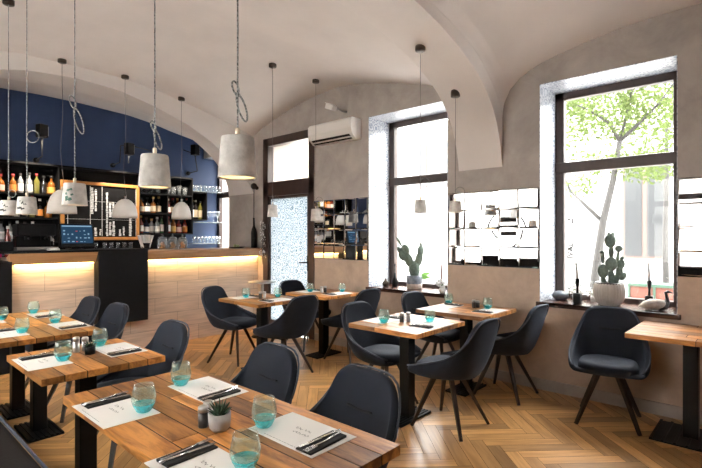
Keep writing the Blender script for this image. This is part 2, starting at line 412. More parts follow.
# floor: herringbone oak
def build_floor():
    L, w, g = 0.54, 0.09, 0.0012
    v = []; f = []; uv = []; tone = []; mi = []
    c, s_ = math.cos(PI / 4), math.sin(PI / 4)
    cx0, cy0 = 1.9, 2.8
    def plank(x0, y0, x1, y1, along):
        pts = [(x0 + g, y0 + g), (x1 - g, y0 + g), (x1 - g, y1 - g), (x0 + g, y1 - g)]
        P = [(cx0 + c * x - s_ * y, cy0 + s_ * x + c * y) for x, y in pts]
        mxp = (sum(p[0] for p in P) / 4, sum(p[1] for p in P) / 4)
        if not (XL - .4 < mxp[0] < XW + .4 and YN - .4 < mxp[1] < YB + .4): return
        # clip to room
        poly = [(P[i][0], P[i][1], pts[i][0], pts[i][1]) for i in range(4)]
        for ax, lim, sg in ((0, XL, 1), (0, XW, -1), (1, YN, 1), (1, YB, -1)):
            o = []
            for i in range(len(poly)):
                a, b2 = poly[i], poly[(i + 1) % len(poly)]
                da, db = sg * (a[ax] - lim), sg * (b2[ax] - lim)
                if da >= 0: o.append(a)
                if da * db < 0:
                    t = da / (da - db); o.append(tuple(a[k] + (b2[k] - a[k]) * t for k in range(4)))
            poly = o
            if len(poly) < 3: return
        b = len(v); v.extend((q[0], q[1], 0.0) for q in poly); f.append(tuple(range(b, b + len(poly))))
        for q in poly: uv.append((q[3], q[2]) if along == 0 else (q[2], q[3]))
        tone.append(random.random()); mi.append(0)
    n = int(L / w)
    R = 90
    for i in range(-R, R):
        for k in range(-R // n - 2, R // n + 2):
            # horizontal plank at row i shifted by i*w, repeats every 2L
            x0 = i * w + k * 2 * L
            plank(x0, i * w, x0 + L, (i + 1) * w, 0)
            # vertical plank in column
            xv = i * w; y0 = i * w - L + w + k * 2 * L + L * 0
            plank(x0 + L, i * w - L + w, x0 + L + w, i * w + w, 1)
    b = len(v); v.extend([(XL, YN, -.002), (XW, YN, -.002), (XW, YB, -.002), (XL, YB, -.002)]); f.append((b, b + 1, b + 2, b + 3)); uv.extend([(0, 0)] * 4); tone.append(0.5); mi.append(1)
    me = bpy.data.meshes.new('floor'); me.from_pydata(v, [], f)
    me.materials.append(M_floor); me.materials.append(M_floorgap)
    me.polygons.foreach_set('material_index', mi)
    ul = me.uv_layers.new(name='UVMap'); ul.data.foreach_set('uv', [x for p in uv for x in p])
    at = me.attributes.new('tone', 'FLOAT', 'FACE'); at.data.foreach_set('value', tone)
    o = bpy.data.objects.new('floor', me); COL.objects.link(o)
    return st(o)
build_floor()

# window wall with its openings
def wall_with_openings(name, x0, x1, ya, yb, ops, mat, ztop=3.95):
    m = MB(); ops = sorted(ops); y = ya
    for (a, b, z0, z1) in ops:
        if a > y: m.box(x0, x1, y, a, 0, ztop)
        if z0 > 0: m.box(x0, x1, a, b, 0, z0)
        m.box(x0, x1, a, b, z1, ztop)
        y = b
    if yb > y: m.box(x0, x1, y, yb, 0, ztop)
    return st(m.build(name, mat))
wall_with_openings('wall_right', XW, 5.05, YN, YB + .2, [W1, W2, W3, DR], M_wall)
W5 = (3.0, 5.7, 0.78, 2.85); W6 = (.75, 1.85, 0.85, 2.6)
wall_with_openings('wall_left', XL - .45, XL, YN, YB + .2, [W5, W6], M_side)
st(MB().box(XL, XW + .29, YB - .004, YB + .2, 0, 3.95).build('wall_far', M_blue))
st(MB().box(XL, XW, YN - .2, YN, 0, 3.95).build('wall_near', M_side))

# skirting on the window wall
m = MB()
m.box(XW - .018, XW, YN, DR[0] - .02, 0, .10, .004)
st(m.build('baseboard_right', M_base))

# vaults ------------------------------------------------------------
XC = 1.9
def mirror(p): return [(2 * XC - x, z) for x, z in reversed(p) if x > XC + 1e-6] + p
BANDB = mirror([(1.9, 3.26), (2.527, 3.228), (3.0, 3.185), (3.3, 3.125), (3.6, 3.04), (3.85, 2.935), (4.05, 2.82), (4.2, 2.68), (4.31, 2.52), (4.38, 2.36), (4.415, 2.2), (4.428, 2.115)])
EDGEB = mirror([(1.9, 3.34), (2.6, 3.31), (3.05, 3.27), (3.488, 3.205), (3.8, 3.12), (4.0, 3.03), (4.2, 2.89), (4.33, 2.77), (4.40, 2.68), (4.43, 2.60)])
BANDF = mirror([(1.9, 3.288), (2.393, 3.255), (2.829, 3.152), (3.316, 2.988), (3.691, 2.80), (3.95, 2.62), (4.15, 2.46), (4.3, 2.30), (4.38, 2.2), (4.428, 2.1)])
BANDF2 = mirror([(1.9, 3.34), (2.669, 3.285), (3.1, 3.20), (3.398, 3.11), (3.8, 2.93), (4.1, 2.72), (4.3, 2.5), (4.4, 2.3), (4.428, 2.1)])
EDGEF = mirror([(1.9, 3.43), (2.471, 3.42), (2.9, 3.36), (3.345, 3.27), (3.8, 3.17), (4.192, 3.07), (4.397, 3.0), (4.43, 2.98)])
EDGEC = mirror([(1.9, 3.40), (2.355, 3.39), (3.086, 3.345), (3.5, 3.28), (3.819, 3.20), (4.327, 3.10), (4.95, 3.0)])
LUNA = [(2.484, 2.98), (2.6, 3.025), (2.946, 3.131), (3.379, 3.25), (3.863, 3.348), (4.281, 3.386), (4.775, 3.349), (5.325, 3.25), (5.8, 3.12), (6.0, 3.05), (6.1, 2.98)]
lb = [(0.1, 3.205), (0.579, 3.2), (0.76, 3.191), (0.975, 3.175), (1.207, 3.139), (1.459, 3.088), (1.675, 3.032), (1.848, 2.944), (1.953, 2.835), (1.992, 2.74), (2.004, 2.60)]
LUNB = [(0.2 - y, z) for y, z in reversed(lb) if y > .1001] + lb
def smooth(pts):
    def f(x):
        # average of nearby samples softens the polyline
        d = 0.05
        a = pts[0][0]; b = pts[-1][0]
        r = min(d, x - a, b - x)
        if r <= 1e-6: return interp(pts, x)
        return (interp(pts, x - r) + 2 * interp(pts, x) + interp(pts, x + r) + interp(pts, x - r / 2) + interp(pts, x + r / 2)) / 6
    return f
fBB, fEB, fBF, fBF2, fEF, fEC, fLA, fLB = map(smooth, (BANDB, EDGEB, BANDF, BANDF2, EDGEF, EDGEC, LUNA, LUNB))
def vault(P, L, c, p):
    def z(x, y):
        a = max(0, P(x) - c); b = max(0, L(y) - c)
        return c + (a ** p + b ** p) ** (1 / p)
    return z
zA = vault(fEF, fLA, 2.98, 2.2)
zB = vault(fEB, fLB, 2.60, 1.6)
Y1, Y2, Y3, Y4 = 2.004, 2.484, 6.10, 6.79
def lin_(a, b, n): return [a + (b - a) * i / n for i in range(n + 1)]
XS = sorted(set([round(XL + .0 + (XW - XL) * i / 60, 4) for i in range(61)] + [4.2, 4.25, 4.3, 4.34, 4.37, 4.39, 4.405, 4.415, 4.422, 4.427, -.4, -.45, -.5, -.55, -.58, -.6, -.62]))
def cl(f, x): return f(min(max(x, XL + .002), XW - .002))
cm = MB()
ysA = sorted(set(lin_(Y2, Y3, 48) + [2.5, 2.53, 6.07, 6.03]))
cm.grid([[(x, y, zA(x, y)) for x in XS] for y in ysA])
ysB = sorted(set(lin_(-1.804, Y1, 44) + [2.001, 1.998, 1.99, 1.98, 1.97, 1.95, 1.93, -1.801, -1.79, -1.77]))
cm.grid([[(x, y, zB(x, y)) for x in XS] for y in ysB])
cm.grid([[(x, y, cl(fBB, x)) for x in XS] for y in (Y1, 2.16, 2.32, Y2)])                         # soffit of the middle arch
cm.grid([[(x, Y1, cl(fBB, x)) for x in XS], [(x, Y1, max(cl(fEB, x), cl(fBB, x))) for x in XS]], False)
cm.grid([[(x, Y2, cl(fBB, x)) for x in XS], [(x, Y2, max(zA(x, Y2), cl(fBB, x))) for x in XS]], False)
cm.grid([[(x, y, cl(fBF, x) * (1 - t) + cl(fBF2, x) * t) for x in XS] for t, y in ((0, Y3), (.33, 6.33), (.66, 6.56), (1, Y4))])
cm.grid([[(x, Y3, cl(fBF, x)) for x in XS], [(x, Y3, max(zA(x, Y3), cl(fBF, x))) for x in XS]], False)
XS2 = XS + [4.6, 4.8, 4.93]
cm.grid([[(x, y, fEC(min(x, 4.94)) if x > XL else fEC(XL + .01)) for x in XS2] for y in (Y4, 7.0, 7.3, YB)])
cm.grid([[(x, Y4, cl(fBF2, x)) for x in XS], [(x, Y4, max(fEC(x), cl(fBF2, x))) for x in XS]], False)
cm.grid([[(x, y, 3.2) for x in (XL, XW)] for y in (YN, -1.8)], False)
st(cm.build('ceiling', M_ceil))
def zceil(x, y):
    if y < Y1: return zB(x, y)
    if y < Y2: return cl(fBB, x)
    if y < Y3: return zA(x, y)
    if y < Y4: return cl(fBF, x)
    return fEC(x)
# the arches' feet: pilaster strips standing a finger proud of the wall
# ------------------------------------------------------------------ windows and door
def window(name, W, xf, cross, glassmat=M_pane, fw=0.085, mullions=()):
    a, b, z0, z1 = W
    root = empty(name, (xf, (a + b) / 2, z0)); st(root)
    def P(n, mb, mat):
        mb.m = Matrix.Translation((-xf, -(a + b) / 2, -z0)); 
        return mb
    T = Matrix.Translation((-xf, -(a + b) / 2, -z0))
    f = MB(); f.m = T
    x0, x1 = xf - .035, xf + .035
    f.box(x0, x1, a, a + fw, z0, z1, .006); f.box(x0, x1, b - fw, b, z0, z1, .006)
    f.box(x0, x1, a, b, z1 - .075, z1, .006); f.box(x0, x1, a, b, z0, z0 + .07, .006)
    for c in cross: f.box(x0 - .01, x1, a, b, c - .052, c + .052, .008)
    for y in mullions: f.box(x0, x1, y - .04, y + .04, z0, z1, .006)
    f.build('window_frame', M_frame, root)
    g = MB(); g.m = T; g.box(xf - .004, xf + .004, a + fw * .5, b - fw * .5, z0 + .04, z1 - .04); g.build('pane', glassmat, root)
    return root
w1 = window('window_1', W1, 4.88, (2.128,))
w2 = window('window_2', W2, 4.88, (2.105,))
w3 = window('window_3', W3, 4.745, (2.17,), fw=.06)
w5 = window('window_4', W5, XL - .36, ())
w6 = window('window_5', W6, XL - .36, (2.05,))
def lettering(body, y, z, size, roll, parent, W, xf):
    c = bpy.data.curves.new('window_lettering', 'FONT'); c.body = body; c.size = size; c.align_x = 'LEFT'; c.extrude = .0006; c.offset = .0035
    o = bpy.data.objects.new('window_lettering', c); COL.objects.link(o)
    o.data.materials.append(M_letter)
    o.parent = parent
    # reads from inside the room, standing upright on the pane
    o.rotation_euler = (Matrix.Rotation(L_(-90), 4, 'Z') @ Matrix.Rotation(L_(90), 4, 'X') @ Matrix.Rotation(roll, 4, 'Z')).to_euler()
    o.location = (-.007, y - (W[0] + W[1]) / 2, z - W[2])
L_ = math.radians
lettering('TI', 1.540, 1.55, .075, 0, w2, W2, 4.88)
lettering('IVAL', 1.478, 1.205, .082, L_(90), w2, W2, 4.88)
# tiled linings of the reveals
def lining(name, W, xf):
    a, b, z0, z1 = W; t = .005; m = MB(); x1 = xf - .035
    m.box(XW + .002, x1, a, a + t, z0, z1); m.box(XW + .002, x1, b - t, b, z0, z1); m.box(XW + .002, x1, a + t, b - t, z1 - t, z1)
    return st(m.build(name, M_reveal))
lining('trim_1', W1, 4.88); lining('trim_2', W2, 4.88); st(MB().box(XW + .002, 4.71, 6.80, 7.59, 2.815, 2.82).build('trim_3', M_reveal))
def sill(name, W, xf, over=.03, side=.025):
    a, b, z0, z1 = W
    m = MB(); m.box(XW - over, xf - .035, a + .006, b - .006, z0 - .0, z0 + .022, .004)
    m.box(XW - over, XW - .001, a - side, b + side, z0 - .018, z0 + .022, .004)
    return st(m.build(name, M_sill))
sill('trim_4', W1, 4.88); sill('trim_5', W2, 4.88)

def door():
    a, b, z0, z1 = DR
    root = st(empty('door_1', (XW, (a + b) / 2, 0)))
    T = Matrix.Translation((-XW, -(a + b) / 2, 0))
    f = MB(); f.m = T
    x0, x1 = XW - .012, XW + .10
    f.box(x0, x1, a, a + .115, 0, z1, .006); f.box(x0, x1, b - .12, b, 0, z1, .006); f.box(x0, x1, a, b, z1 - .12, z1, .006); f.box(x0, x1, a, b, 2.03, 2.245, .006)
    f.build('door_frame', M_frame, root)
    g = MB(); g.m = T; g.box(XW + .05, XW + .056, a + .1, b - .1, 2.2, 2.82); g.build('transom_pane', M_pane, root)
    l = MB(); l.m = T
    y0, y1 = a + .118, b - .123
    l.box(XW + .01, XW + .06, y0, y0 + .045, .01, 2.028, .004); l.box(XW + .01, XW + .06, y1 - .02, y1, .01, 2.028, .004); l.box(XW + .01, XW + .06, y0, y1, .01, .16, .004); l.box(XW + .01, XW + .06, y0, y1, 1.99, 2.028, .004)
    lf = l.build('door_leaf', M_frame, root)
    p = MB(); p.m = T; p.box(XW + .03, XW + .036, y0 + .04, y1 - .015, .155, 1.995); p.build('patterned_pane', M_film, root)
    h = MB(); h.m = T
    h.box(XW - .004, XW + .012, a + .128, a + .152, .94, 1.16, .004); h.tube([(XW + .0, a + .14, 1.06), (XW - .05, a + .14, 1.06), (XW - .05, a + .26, 1.055)], .010, 8)
    h.build('handle', M_black, root)
    return root
door()

# ------------------------------------------------------------------ mirrors of bevelled tiles
def mirror_panel(name, y0, y1, z0, z1, ny, nz, label):
    root = MB()
    dy = (y1 - y0) / ny; dz = (z1 - z0) / nz
    rnd = random.Random(ny * 13 + int(y0 * 100))
    for i in range(ny):
        for k in range(nz):
            ya, yb2 = y0 + i * dy + .0022, y0 + (i + 1) * dy - .0022
            za, zb = z0 + k * dz + .0022, z0 + (k + 1) * dz - .0022
            b = .013
            ty, tz = rnd.uniform(-.0010, .0010), rnd.uniform(-.0010, .0010)
            xo, xi = XW - .007, XW - .0083
            cyy, czz = (ya + yb2) / 2, (za + zb) / 2
            def tl(y, z): return xi + ty * (y - cyy) * 10 + tz * (z - czz) * 10
            vs = [(xo, ya, za), (xo, yb2, za), (xo, yb2, zb), (xo, ya, zb),
                  (tl(ya + b, za + b), ya + b, za + b), (tl(yb2 - b, za + b), yb2 - b, za + b), (tl(yb2 - b, zb - b), yb2 - b, zb - b), (tl(ya + b, zb - b), ya + b, zb - b)]
            root.add(vs, [(4, 7, 6, 5), (0, 4, 5, 1), (1, 5, 6, 2), (2, 6, 7, 3), (3, 7, 4, 0)])
    root.cur = 1
    root.box(XW - .0068, XW - .0005, y0, y1, z0, z1)
    o = root.build(name, [M_mirror, M_black])
    return tag(o, label, 'mirror')
mirror_panel('wall_mirror', 3.74, 4.705, 1.125, 1.91, 5, 4, 'square mirror tiles under the air conditioner, reflecting the bar')
mirror_panel('wall_mirror', 1.645, 2.612, 1.125, 1.885, 5, 4, 'square mirror tiles on the pier between the two big windows')
mirror_panel('wall_mirror', -0.40, 0.57, 1.115, 1.88, 5, 4, 'square mirror tiles right of the cactus window, above the empty table')

# round window emblem on the opposite window (seen in the mirrors)
rg = MB(); rg.tube([(XL - .33, 4.42 + .42 * math.cos(t * PI / 16), 1.62 + .42 * math.sin(t * PI / 16)) for t in range(32)], .022, 8, loop=True)
rg.box(XL - .336, XL - .324, 4.42 - .30, 4.42 + .30, 1.50, 1.60); rg.box(XL - .336, XL - .324, 4.42 - .2, 4.42 + .2, 1.66, 1.78)
rg.tube([(XL - .33, 4.42, 2.04), (XL - .33, 4.42, 2.7)], .006, 6)
tag(rg.build('hanging_ring_sign', M_bwin), 'dark round ring sign hanging in the window opposite, seen in the mirror tiles', 'sign')

# ------------------------------------------------------------------ air conditioner, camera
ac = empty('air_conditioner', (XW, 4.245, 2.65)); tag(ac, 'white wall air conditioner over the mirror tiles beside the door', 'air conditioner')
b = MB()
prof = [(0, 0.0), (-.10, -.005), (-.165, .05), (-.19, .12), (-.19, .22), (-.16, .25), (0, .25)]
rows = [[(px, yy, pz) for px, pz in prof] for yy in (-.385, -.38, .38, .385)]
b.grid(rows, False)
for yy, fl in ((-.385, 1), (.385, 0)):
    vs = [(px, yy, pz) for px, pz in prof]; b.add(vs, [tuple(range(len(vs))) if fl else tuple(reversed(range(len(vs))))])
b.build('casing', M_white, ac)
v_ = MB(); v_.add([(-.104, -.34, -.004), (-.165, -.34, .048), (-.165, .34, .048), (-.104, .34, -.004)], [(0, 1, 2, 3)]); v_.m = Matrix.Translation((-.003, 0, -.003)); 
v_.v = [(x - .004, y, z - .004) for x, y, z in v_.v]
v_.build('air_vent', M_black, ac)
MB().box(-.175, -.125, -.34, .34, .008, .014).build('louver', M_white, ac)
cam_ = empty('security_camera', (XW, 4.10, 3.03)); tag(cam_, 'small white security camera on a bracket above the air conditioner', 'camera')
b = MB(); b.m = Matrix.Translation((-.13, .16, .06)) @ Matrix.Rotation(.35, 4, 'X') @ Matrix.Rotation(-.3, 4, 'Z'); b.box(-.035, .035, -.11, .11, -.03, .035, .008); b.box(-.04, .04, -.05, .13, .036, .046, .004)
b.build('housing', M_white, cam_)
b = MB(); b.tube([(0, 0, 0), (-.06, .02, .0), (-.12, .08, .035)], .013, 8); b.build('bracket', M_salt, cam_)
b = MB(); b.m = Matrix.Translation((-.13, .16, .06)) @ Matrix.Rotation(.35, 4, 'X') @ Matrix.Rotation(-.3, 4, 'Z'); b.box(-.025, .025, .108, .114, -.022, .022); b.build('lens', M_black, cam_)

# ------------------------------------------------------------------ bar counter
CX0, CX1 = 1.20, 4.425
bar = empty('bar_counter', (2.8, 6.1, 0)); tag(bar, 'long bar counter clad in pale wood tiles with glowing strip under its edge', 'counter')
T = Matrix.Translation((-2.8, -6.1, 0))
def bp(name, mat, *boxes, bev=.004):
    m = MB(); m.m = T
    for q in boxes: m.box(*q, bev)
    return m.build(name, mat, bar)
bp('front_panel', M_tile, (1.24, CX1, 5.985, 6.45, 0, 1.19))
bp('countertop', M_counterwood, (2.64, CX1, 5.85, 6.5, 1.20, 1.245))
m = MB(); m.m = T
for (xa, xb, sl) in ((2.64, CX1, .0), (1.20, 2.06, .05)):
    m.add([(xa, 5.85, 1.20 if sl == 0 else 1.245), (xb, 5.85, 1.20 if sl == 0 else 1.245), (xb, 5.88 + sl, 1.125), (xa + (sl > 0) * .03, 5.88 + sl, 1.125), (xa, 5.98, 1.2), (xb, 5.98, 1.2), (xb, 5.98, 1.125), (xa + (sl > 0) * .03, 5.98, 1.125)],
          [(0, 3, 2, 1), (0, 4, 7, 3), (1, 2, 6, 5), (3, 7, 6, 2), (0, 1, 5, 4)])
m.build('fascia', M_counterwood, bar)
bp('black_top', M_blackwood, (1.10, 2.64, 5.86, 6.5, 1.246, 1.268))
bp('black_panel', M_blackwood, (2.055, 2.638, 5.845, 5.985, .38, 1.272), bev=.002)
bp('black_panel', M_blackwood, (1.00, 1.235, 5.90, 6.45, 0, 1.16), bev=.002)
bp('led_strip', M_led, (1.27, 2.04, 5.955, 5.975, 1.112, 1.122), (2.66, CX1 - .02, 5.955, 5.975, 1.112, 1.122), bev=.0)
def arealight(name, loc, rot, sx, sy, power, col):
    l = bpy.data.lights.new(name, 'AREA'); l.shape = 'RECTANGLE'; l.size = sx; l.size_y = sy; l.energy = power; l.color = col
    o = bpy.data.objects.new(name, l); o.location = loc; o.rotation_euler = rot; COL.objects.link(o); return o
arealight('led_light', (3.53, 5.93, 1.115), (math.radians(28), 0, 0), 1.7,   .03, 2.4, (1, .66, .26))
arealight('led_light', (1.65, 5.93, 1.115), (math.radians(28), 0, 0), .75, .03, 1.15, (1, .66, .26))

# back counter
bc = empty('back_counter', (2.4, 7.4, 0)); tag(bc, 'black back counter along the blue wall behind the bar', 'cabinet')
MB().box(-1.4, 1.75, -.15, .195, 0, 1.15, .005).build('cabinet_body', M_blackwood, bc)
MB().box(-1.42, 1.77, -.18, .195, 1.15, 1.18, .004).build('worktop', M_black, bc)

# ------------------------------------------------------------------ bar shelves
sh = empty('bar_shelf', (2.6, 7.58, 1.18)); tag(sh, 'black wall shelving behind the bar, filled with bottles', 'shelf')
T = Matrix.Translation((-2.6, -7.58, -1.18))
def sp_(name, mat, *boxes):
    m = MB(); m.m = T
    for q in boxes: m.box(*q, .002)
    return m.build(name, mat, sh)
sp_('back_panel', M_blackwood, (.9, 4.07, 7.565, 7.595, 1.19, 2.41))
sp_('top_board', M_blackwood, (.9, 4.07, 7.32, 7.565, 2.385, 2.41))
for z, xa, xb in ((2.0, .9, 2.07), (1.68, .9, 2.07), (1.36, .9, 2.07), (2.11, 3.17, 4.07), (1.80, 3.17, 4.07), (1.478, 3.17, 4.07)):
    sp_('shelf_board', M_blackwood, (xa, xb, 7.32, 7.565, z - .02, z))
for x in (.9, 2.06, 3.17, 3.62, 4.055):
    sp_('upright', M_blackwood, (x, x + .018, 7.325, 7.565, 1.46 if x > 3 else 1.19, 2.386))
sp_('end_box', M_blackwood, (4.07, 4.345, 7.56, 7.595, 1.70, 2.19), (4.07, 4.345, 7.33, 7.56, 2.172, 2.19), (4.07, 4.345, 7.33, 7.56, 1.70, 1.718), (4.33, 4.345, 7.33, 7.56, 1.718, 2.172))
# glass shelves on the blue wall
for i, (z, lab) in enumerate(((2.206, 'upper glass shelf full of glasses on the blue wall'), (1.672, 'middle glass shelf with stemware on the blue wall'), (1.305, 'lowest glass shelf with glasses on the blue wall'))):
    m = MB(); xa = 4.09 if i != 1 else 4.35
    m.box(4.10 if i != 0 else 4.08, 4.68, 7.34, 7.595, z - .012, z, .002)
    tag(m.build('glass_shelf', M_shelfglass), lab, 'shelf', 'glass shelves by the side window')

# framed board
fb = empty('framed_board', (2.62, 7.32, 1.37)); tag(fb, 'black wine board in a honey wood frame behind the bar', 'board')
x0, x1, z0, z1 = -.535, .54, 0, .84
m = MB(); fw = .045
m.box(x0, x0 + fw, -.02, .035, z0, z1, .004); m.box(x1 - fw, x1, -.02, .035, z0, z1, .004); m.box(x0 + fw, x1 - fw, -.02, .035, z1 - fw, z1, .004); m.box(x0 + fw, x1 - fw, -.02, .035, z0, z0 + fw, .004)
m.build('frame', M_orange, fb)
MB().box(x0 + fw, x1 - fw, .0, .03, z0 + fw, z1 - fw).build('board_panel', M_blackwood, fb)
ch = MB(); rnd = random.Random(3)
for xx in (-.45, -.16, .0, .49):
    ch.box(xx, xx + .006, -.006, .0, .06, .78)
for zz in (.30, .56): ch.box(-.47, .47, -.004, .0, zz, zz + .003)
for (xa, za, zb, w_) in ((-.15, .38, .76, .035), (-.095, .42, .74, .022), (.06, .06, .70, .022), (.10, .34, .56, .03), (.145, .33, .56, .025), (.10, .07, .27, .028), (.15, .06, .28, .03), (.39, .06, .40, .035), (-.10, .06, .18, .03), (-.03, .07, .16, .02), (.24, .06, .16, .03), (.30, .07, .2, .02)):
    z = za
    while z < zb:
        h = rnd.uniform(.012, .05); ch.box(xa + rnd.uniform(-.004, .004), xa + w_ + rnd.uniform(-.006, .006), -.007, .0, z, min(zb, z + h)); z += h + rnd.uniform(.002, .008)
ch.build('chalk_marks', M_chalk, fb)

# ------------------------------------------------------------------ bottles
BP = {
 'round': [(.001, 0), (.036, 0), (.038, .006), (.038, .15), (.034, .175), (.016, .20), (.0135, .215), (.0135, .27), (.0155, .272), (.0155, .285), (.001, .285)],
 'squat': [(.001, 0), (.043, 0), (.046, .008), (.046, .12), (.04, .15), (.017, .175), (.014, .185), (.014, .225), (.017, .227), (.017, .245), (.001, .245)],
 'slim': [(.001, 0), (.031, 0), (.033, .006), (.033, .19), (.03, .21), (.015, .245), (.0125, .26), (.0125, .30), (.0145, .302), (.0145, .315), (.001, .315)],
}
ORD = ['first', 'second', 'third', 'fourth', 'fifth', 'sixth', 'seventh', 'eighth', 'ninth', 'tenth', 'eleventh', 'twelfth']
_bcache = {}
def bottle(x, y, z, shape, gl, lb, label, group, h=1.0, cap='black'):
    key = (shape, gl, lb, cap, round(h, 2))
    if key in _bcache:
        r = copy_tree(_bcache[key]); r.location = (x, y, z)
    else:
        r = empty('bottle', (x, y, z))
        prof = [(a * 1.04, b_ * h) for a, b_ in BP[shape]]
        MB().lathe(prof, 16).build('glass_body', BG[gl], r)
        H = prof[-1][1]
        MB().lathe([(.001, H - .03), (prof[-2][0] + .002, H - .03), (prof[-2][0] + .002, H + .002), (.001, H + .002)], 12).build('cap', LB[cap], r)
        if lb:
            R = prof[3][0] + .0008; zz = prof[3][1]
            MB().lathe([(R, zz * .18), (R, zz * .82)], 16, caps=False).build('label', LB[lb], r)
        _bcache[key] = r
    r.location.z += .001
    tag(r, label, 'bottle', group)
    return r
def row(xs, y, z, spec, where, group):
    for i, (x, sp) in enumerate(zip(xs, spec)):
        s_, g, l, h = sp
        look = f'{g} glass bottle' + (f' with {l} label' if l else '')
        bottle(x, y + random.uniform(-.015, .015), z, s_, g, l, f'{look}, {ORD[i]} from left {where}', group, h, random.choice(['black', 'black', 'gold', 'white', 'red']))
R_ = random.Random(5)
row([1.33, 1.43, 1.565, 1.65, 1.745, 1.83, 1.91, 2.005], 7.44, 2.0, [('squat', 'red', 'white', 1.0), ('squat', 'amber', 'pale pink', .95), ('round', 'amber', 'orange', .86), ('slim', 'clear', 'white', .82), ('round', 'clear', 'white', .98), ('slim', 'olive', None, .86), ('round', 'dark', None, .88), ('squat', 'amber', 'gold', 1.05)],
    'on the top left shelf', 'bottles on the top shelf left of the board')
row([1.43, 1.52, 1.61, 1.695, 1.78, 1.87, 1.97], 7.44, 1.68, [('round', 'dark', None, .9), ('round', 'dark', 'cream', .88), ('slim', 'clear', None, .82), ('slim', 'dark', 'cream', .85), ('slim', 'olive', 'cream', .92), ('round', 'dark', 'orange', .9), ('squat', 'amber', None, .98)],
    'on the middle left shelf', 'bottles on the middle shelf left of the board')
row([1.44, 1.53, 1.615, 1.70, 1.785, 1.88, 1.985], 7.44, 1.36, [('slim', 'clear', 'white', .82), ('slim', 'clear', 'white', .82), ('slim', 'clear', 'cream', .85), ('slim', 'clear', 'white', .82), ('round', 'olive', 'cream', .92), ('squat', 'dark', 'cream', .9), ('squat', 'clear', None, .9)],
    'on the low left shelf', 'bottles on the low shelf left of the board')
row([3.24, 3.34, 3.435, 3.535, 3.69, 3.775, 3.86, 3.94, 4.01], 7.44, 1.80, [('squat', 'amber', 'cream', .95), ('squat', 'dark', 'white', 1.0), ('round', 'amber', 'cream', .9), ('round', 'dark', 'cream', .95), ('round', 'red', 'white', .85), ('round', 'dark', 'cream', .9), ('slim', 'amber', 'gold', .82), ('round', 'green', 'cream', .9), ('slim', 'dark', 'white', .85)],
    'on the right middle shelf', 'bottles on the middle shelf right of the board')
row([3.235, 3.335, 3.42, 3.50, 3.578, 3.69, 3.78, 3.88, 3.985], 7.44, 1.478, [('round', 'red', 'white', .95), ('squat', 'blue', 'white', 1.0), ('slim', 'clear', 'white', .72), ('round', 'clear', 'white', .9), ('slim', 'green', 'white', .88), ('slim', 'red', 'white', .85), ('round', 'amber', 'gold', .95), ('squat', 'red', 'pale pink', 1.0), ('round', 'red', 'orange', .92)],
    'on the right low shelf', 'bottles on the low shelf right of the board')
row([4.12, 4.19, 4.275], 7.44, 1.718, [('slim', 'dark', 'white', 1.05), ('slim', 'dark', 'cream', 1.05), ('slim', 'olive', 'cream', 1.0)], 'in the end shelf box', 'wine bottles in the end box')

def goblet(x, y, z, name, label, group, kind, sc=1.0, cat='glass'):
    key = ('g', kind, sc)
    if key in _bcache:
        r = _bcache[key].copy(); COL.objects.link(r); r.location = (x, y, z); r.name = name
    else:
        if kind == 'tumbler': p = [(.001, .0), (.028, 0), (.034, .11), (.031, .11), (.026, .012), (.001, .012)]
        elif kind == 'wine': p = [(.001, 0), (.032, 0), (.032, .004), (.005, .01), (.004, .09), (.02, .10), (.036, .13), (.036, .16), (.029, .20), (.027, .20), (.033, .16), (.032, .135), (.018, .107), (.001, .1)]
        elif kind == 'bell': p = [(.001, 0), (.030, 0), (.02, .02), (.03, .03), (.045, .09), (.04, .12), (.038, .12), (.042, .09), (.027, .035), (.001, .03)]
        else: p = [(.001, 0), (.022, 0), (.024, .05), (.036, .13), (.034, .13), (.021, .05), (.001, .008)]
        p = [(a * sc, b_ * sc) for a, b_ in p]
        r = MB().lathe(p, 14).build(name, M_clear); r.location = (x, y, z); _bcache[key] = r
    r.location.z = z + .001
    tag(r, label, cat, group); return r
for i, x in enumerate((3.24, 3.33, 3.42, 3.51, 3.69, 3.78, 3.88, 3.98)):
    goblet(x, 7.43, 2.11, 'drinking_glass', f'clear glass, {ORD[i]} from left on the top black shelf right of the board', 'glasses on the top black shelf', 'tumbler' if i % 2 else 'flute', 1.25)
for i, x in enumerate((4.12, 4.20, 4.28, 4.36, 4.43, 4.50, 4.57, 4.635)):
    goblet(x, 7.44, 2.206, 'drinking_glass', f'clear glass, {ORD[i]} from left on the upper glass shelf', 'glasses on the upper glass shelf', 'bell' if i < 2 else 'tumbler', 1.0 if i > 1 else .85)
for i, x in enumerate((4.44, 4.53, 4.62)):
    goblet(x, 7.44, 1.672, 'wine_glass', f'stemmed glass, {ORD[i]} from left on the middle glass shelf', 'glasses on the middle glass shelf', 'wine', 1.0)
for i, x in enumerate((4.15, 4.22, 4.29, 4.36, 4.43, 4.50, 4.57, 4.635)):
    goblet(x, 7.44, 1.305, 'drinking_glass', f'clear glass, {ORD[i]} from left on the lowest glass shelf', 'glasses on the lowest glass shelf', 'flute', .92)
for i, x in enumerate((2.16, 2.26, 2.34, 2.42, 2.50, 2.58)):
    goblet(x, 6.22, 1.268, 'drinking_glass', f'small glass, {ORD[i]} from left in the row above the black bar panel', 'glasses above the black bar panel', 'tumbler', .72)

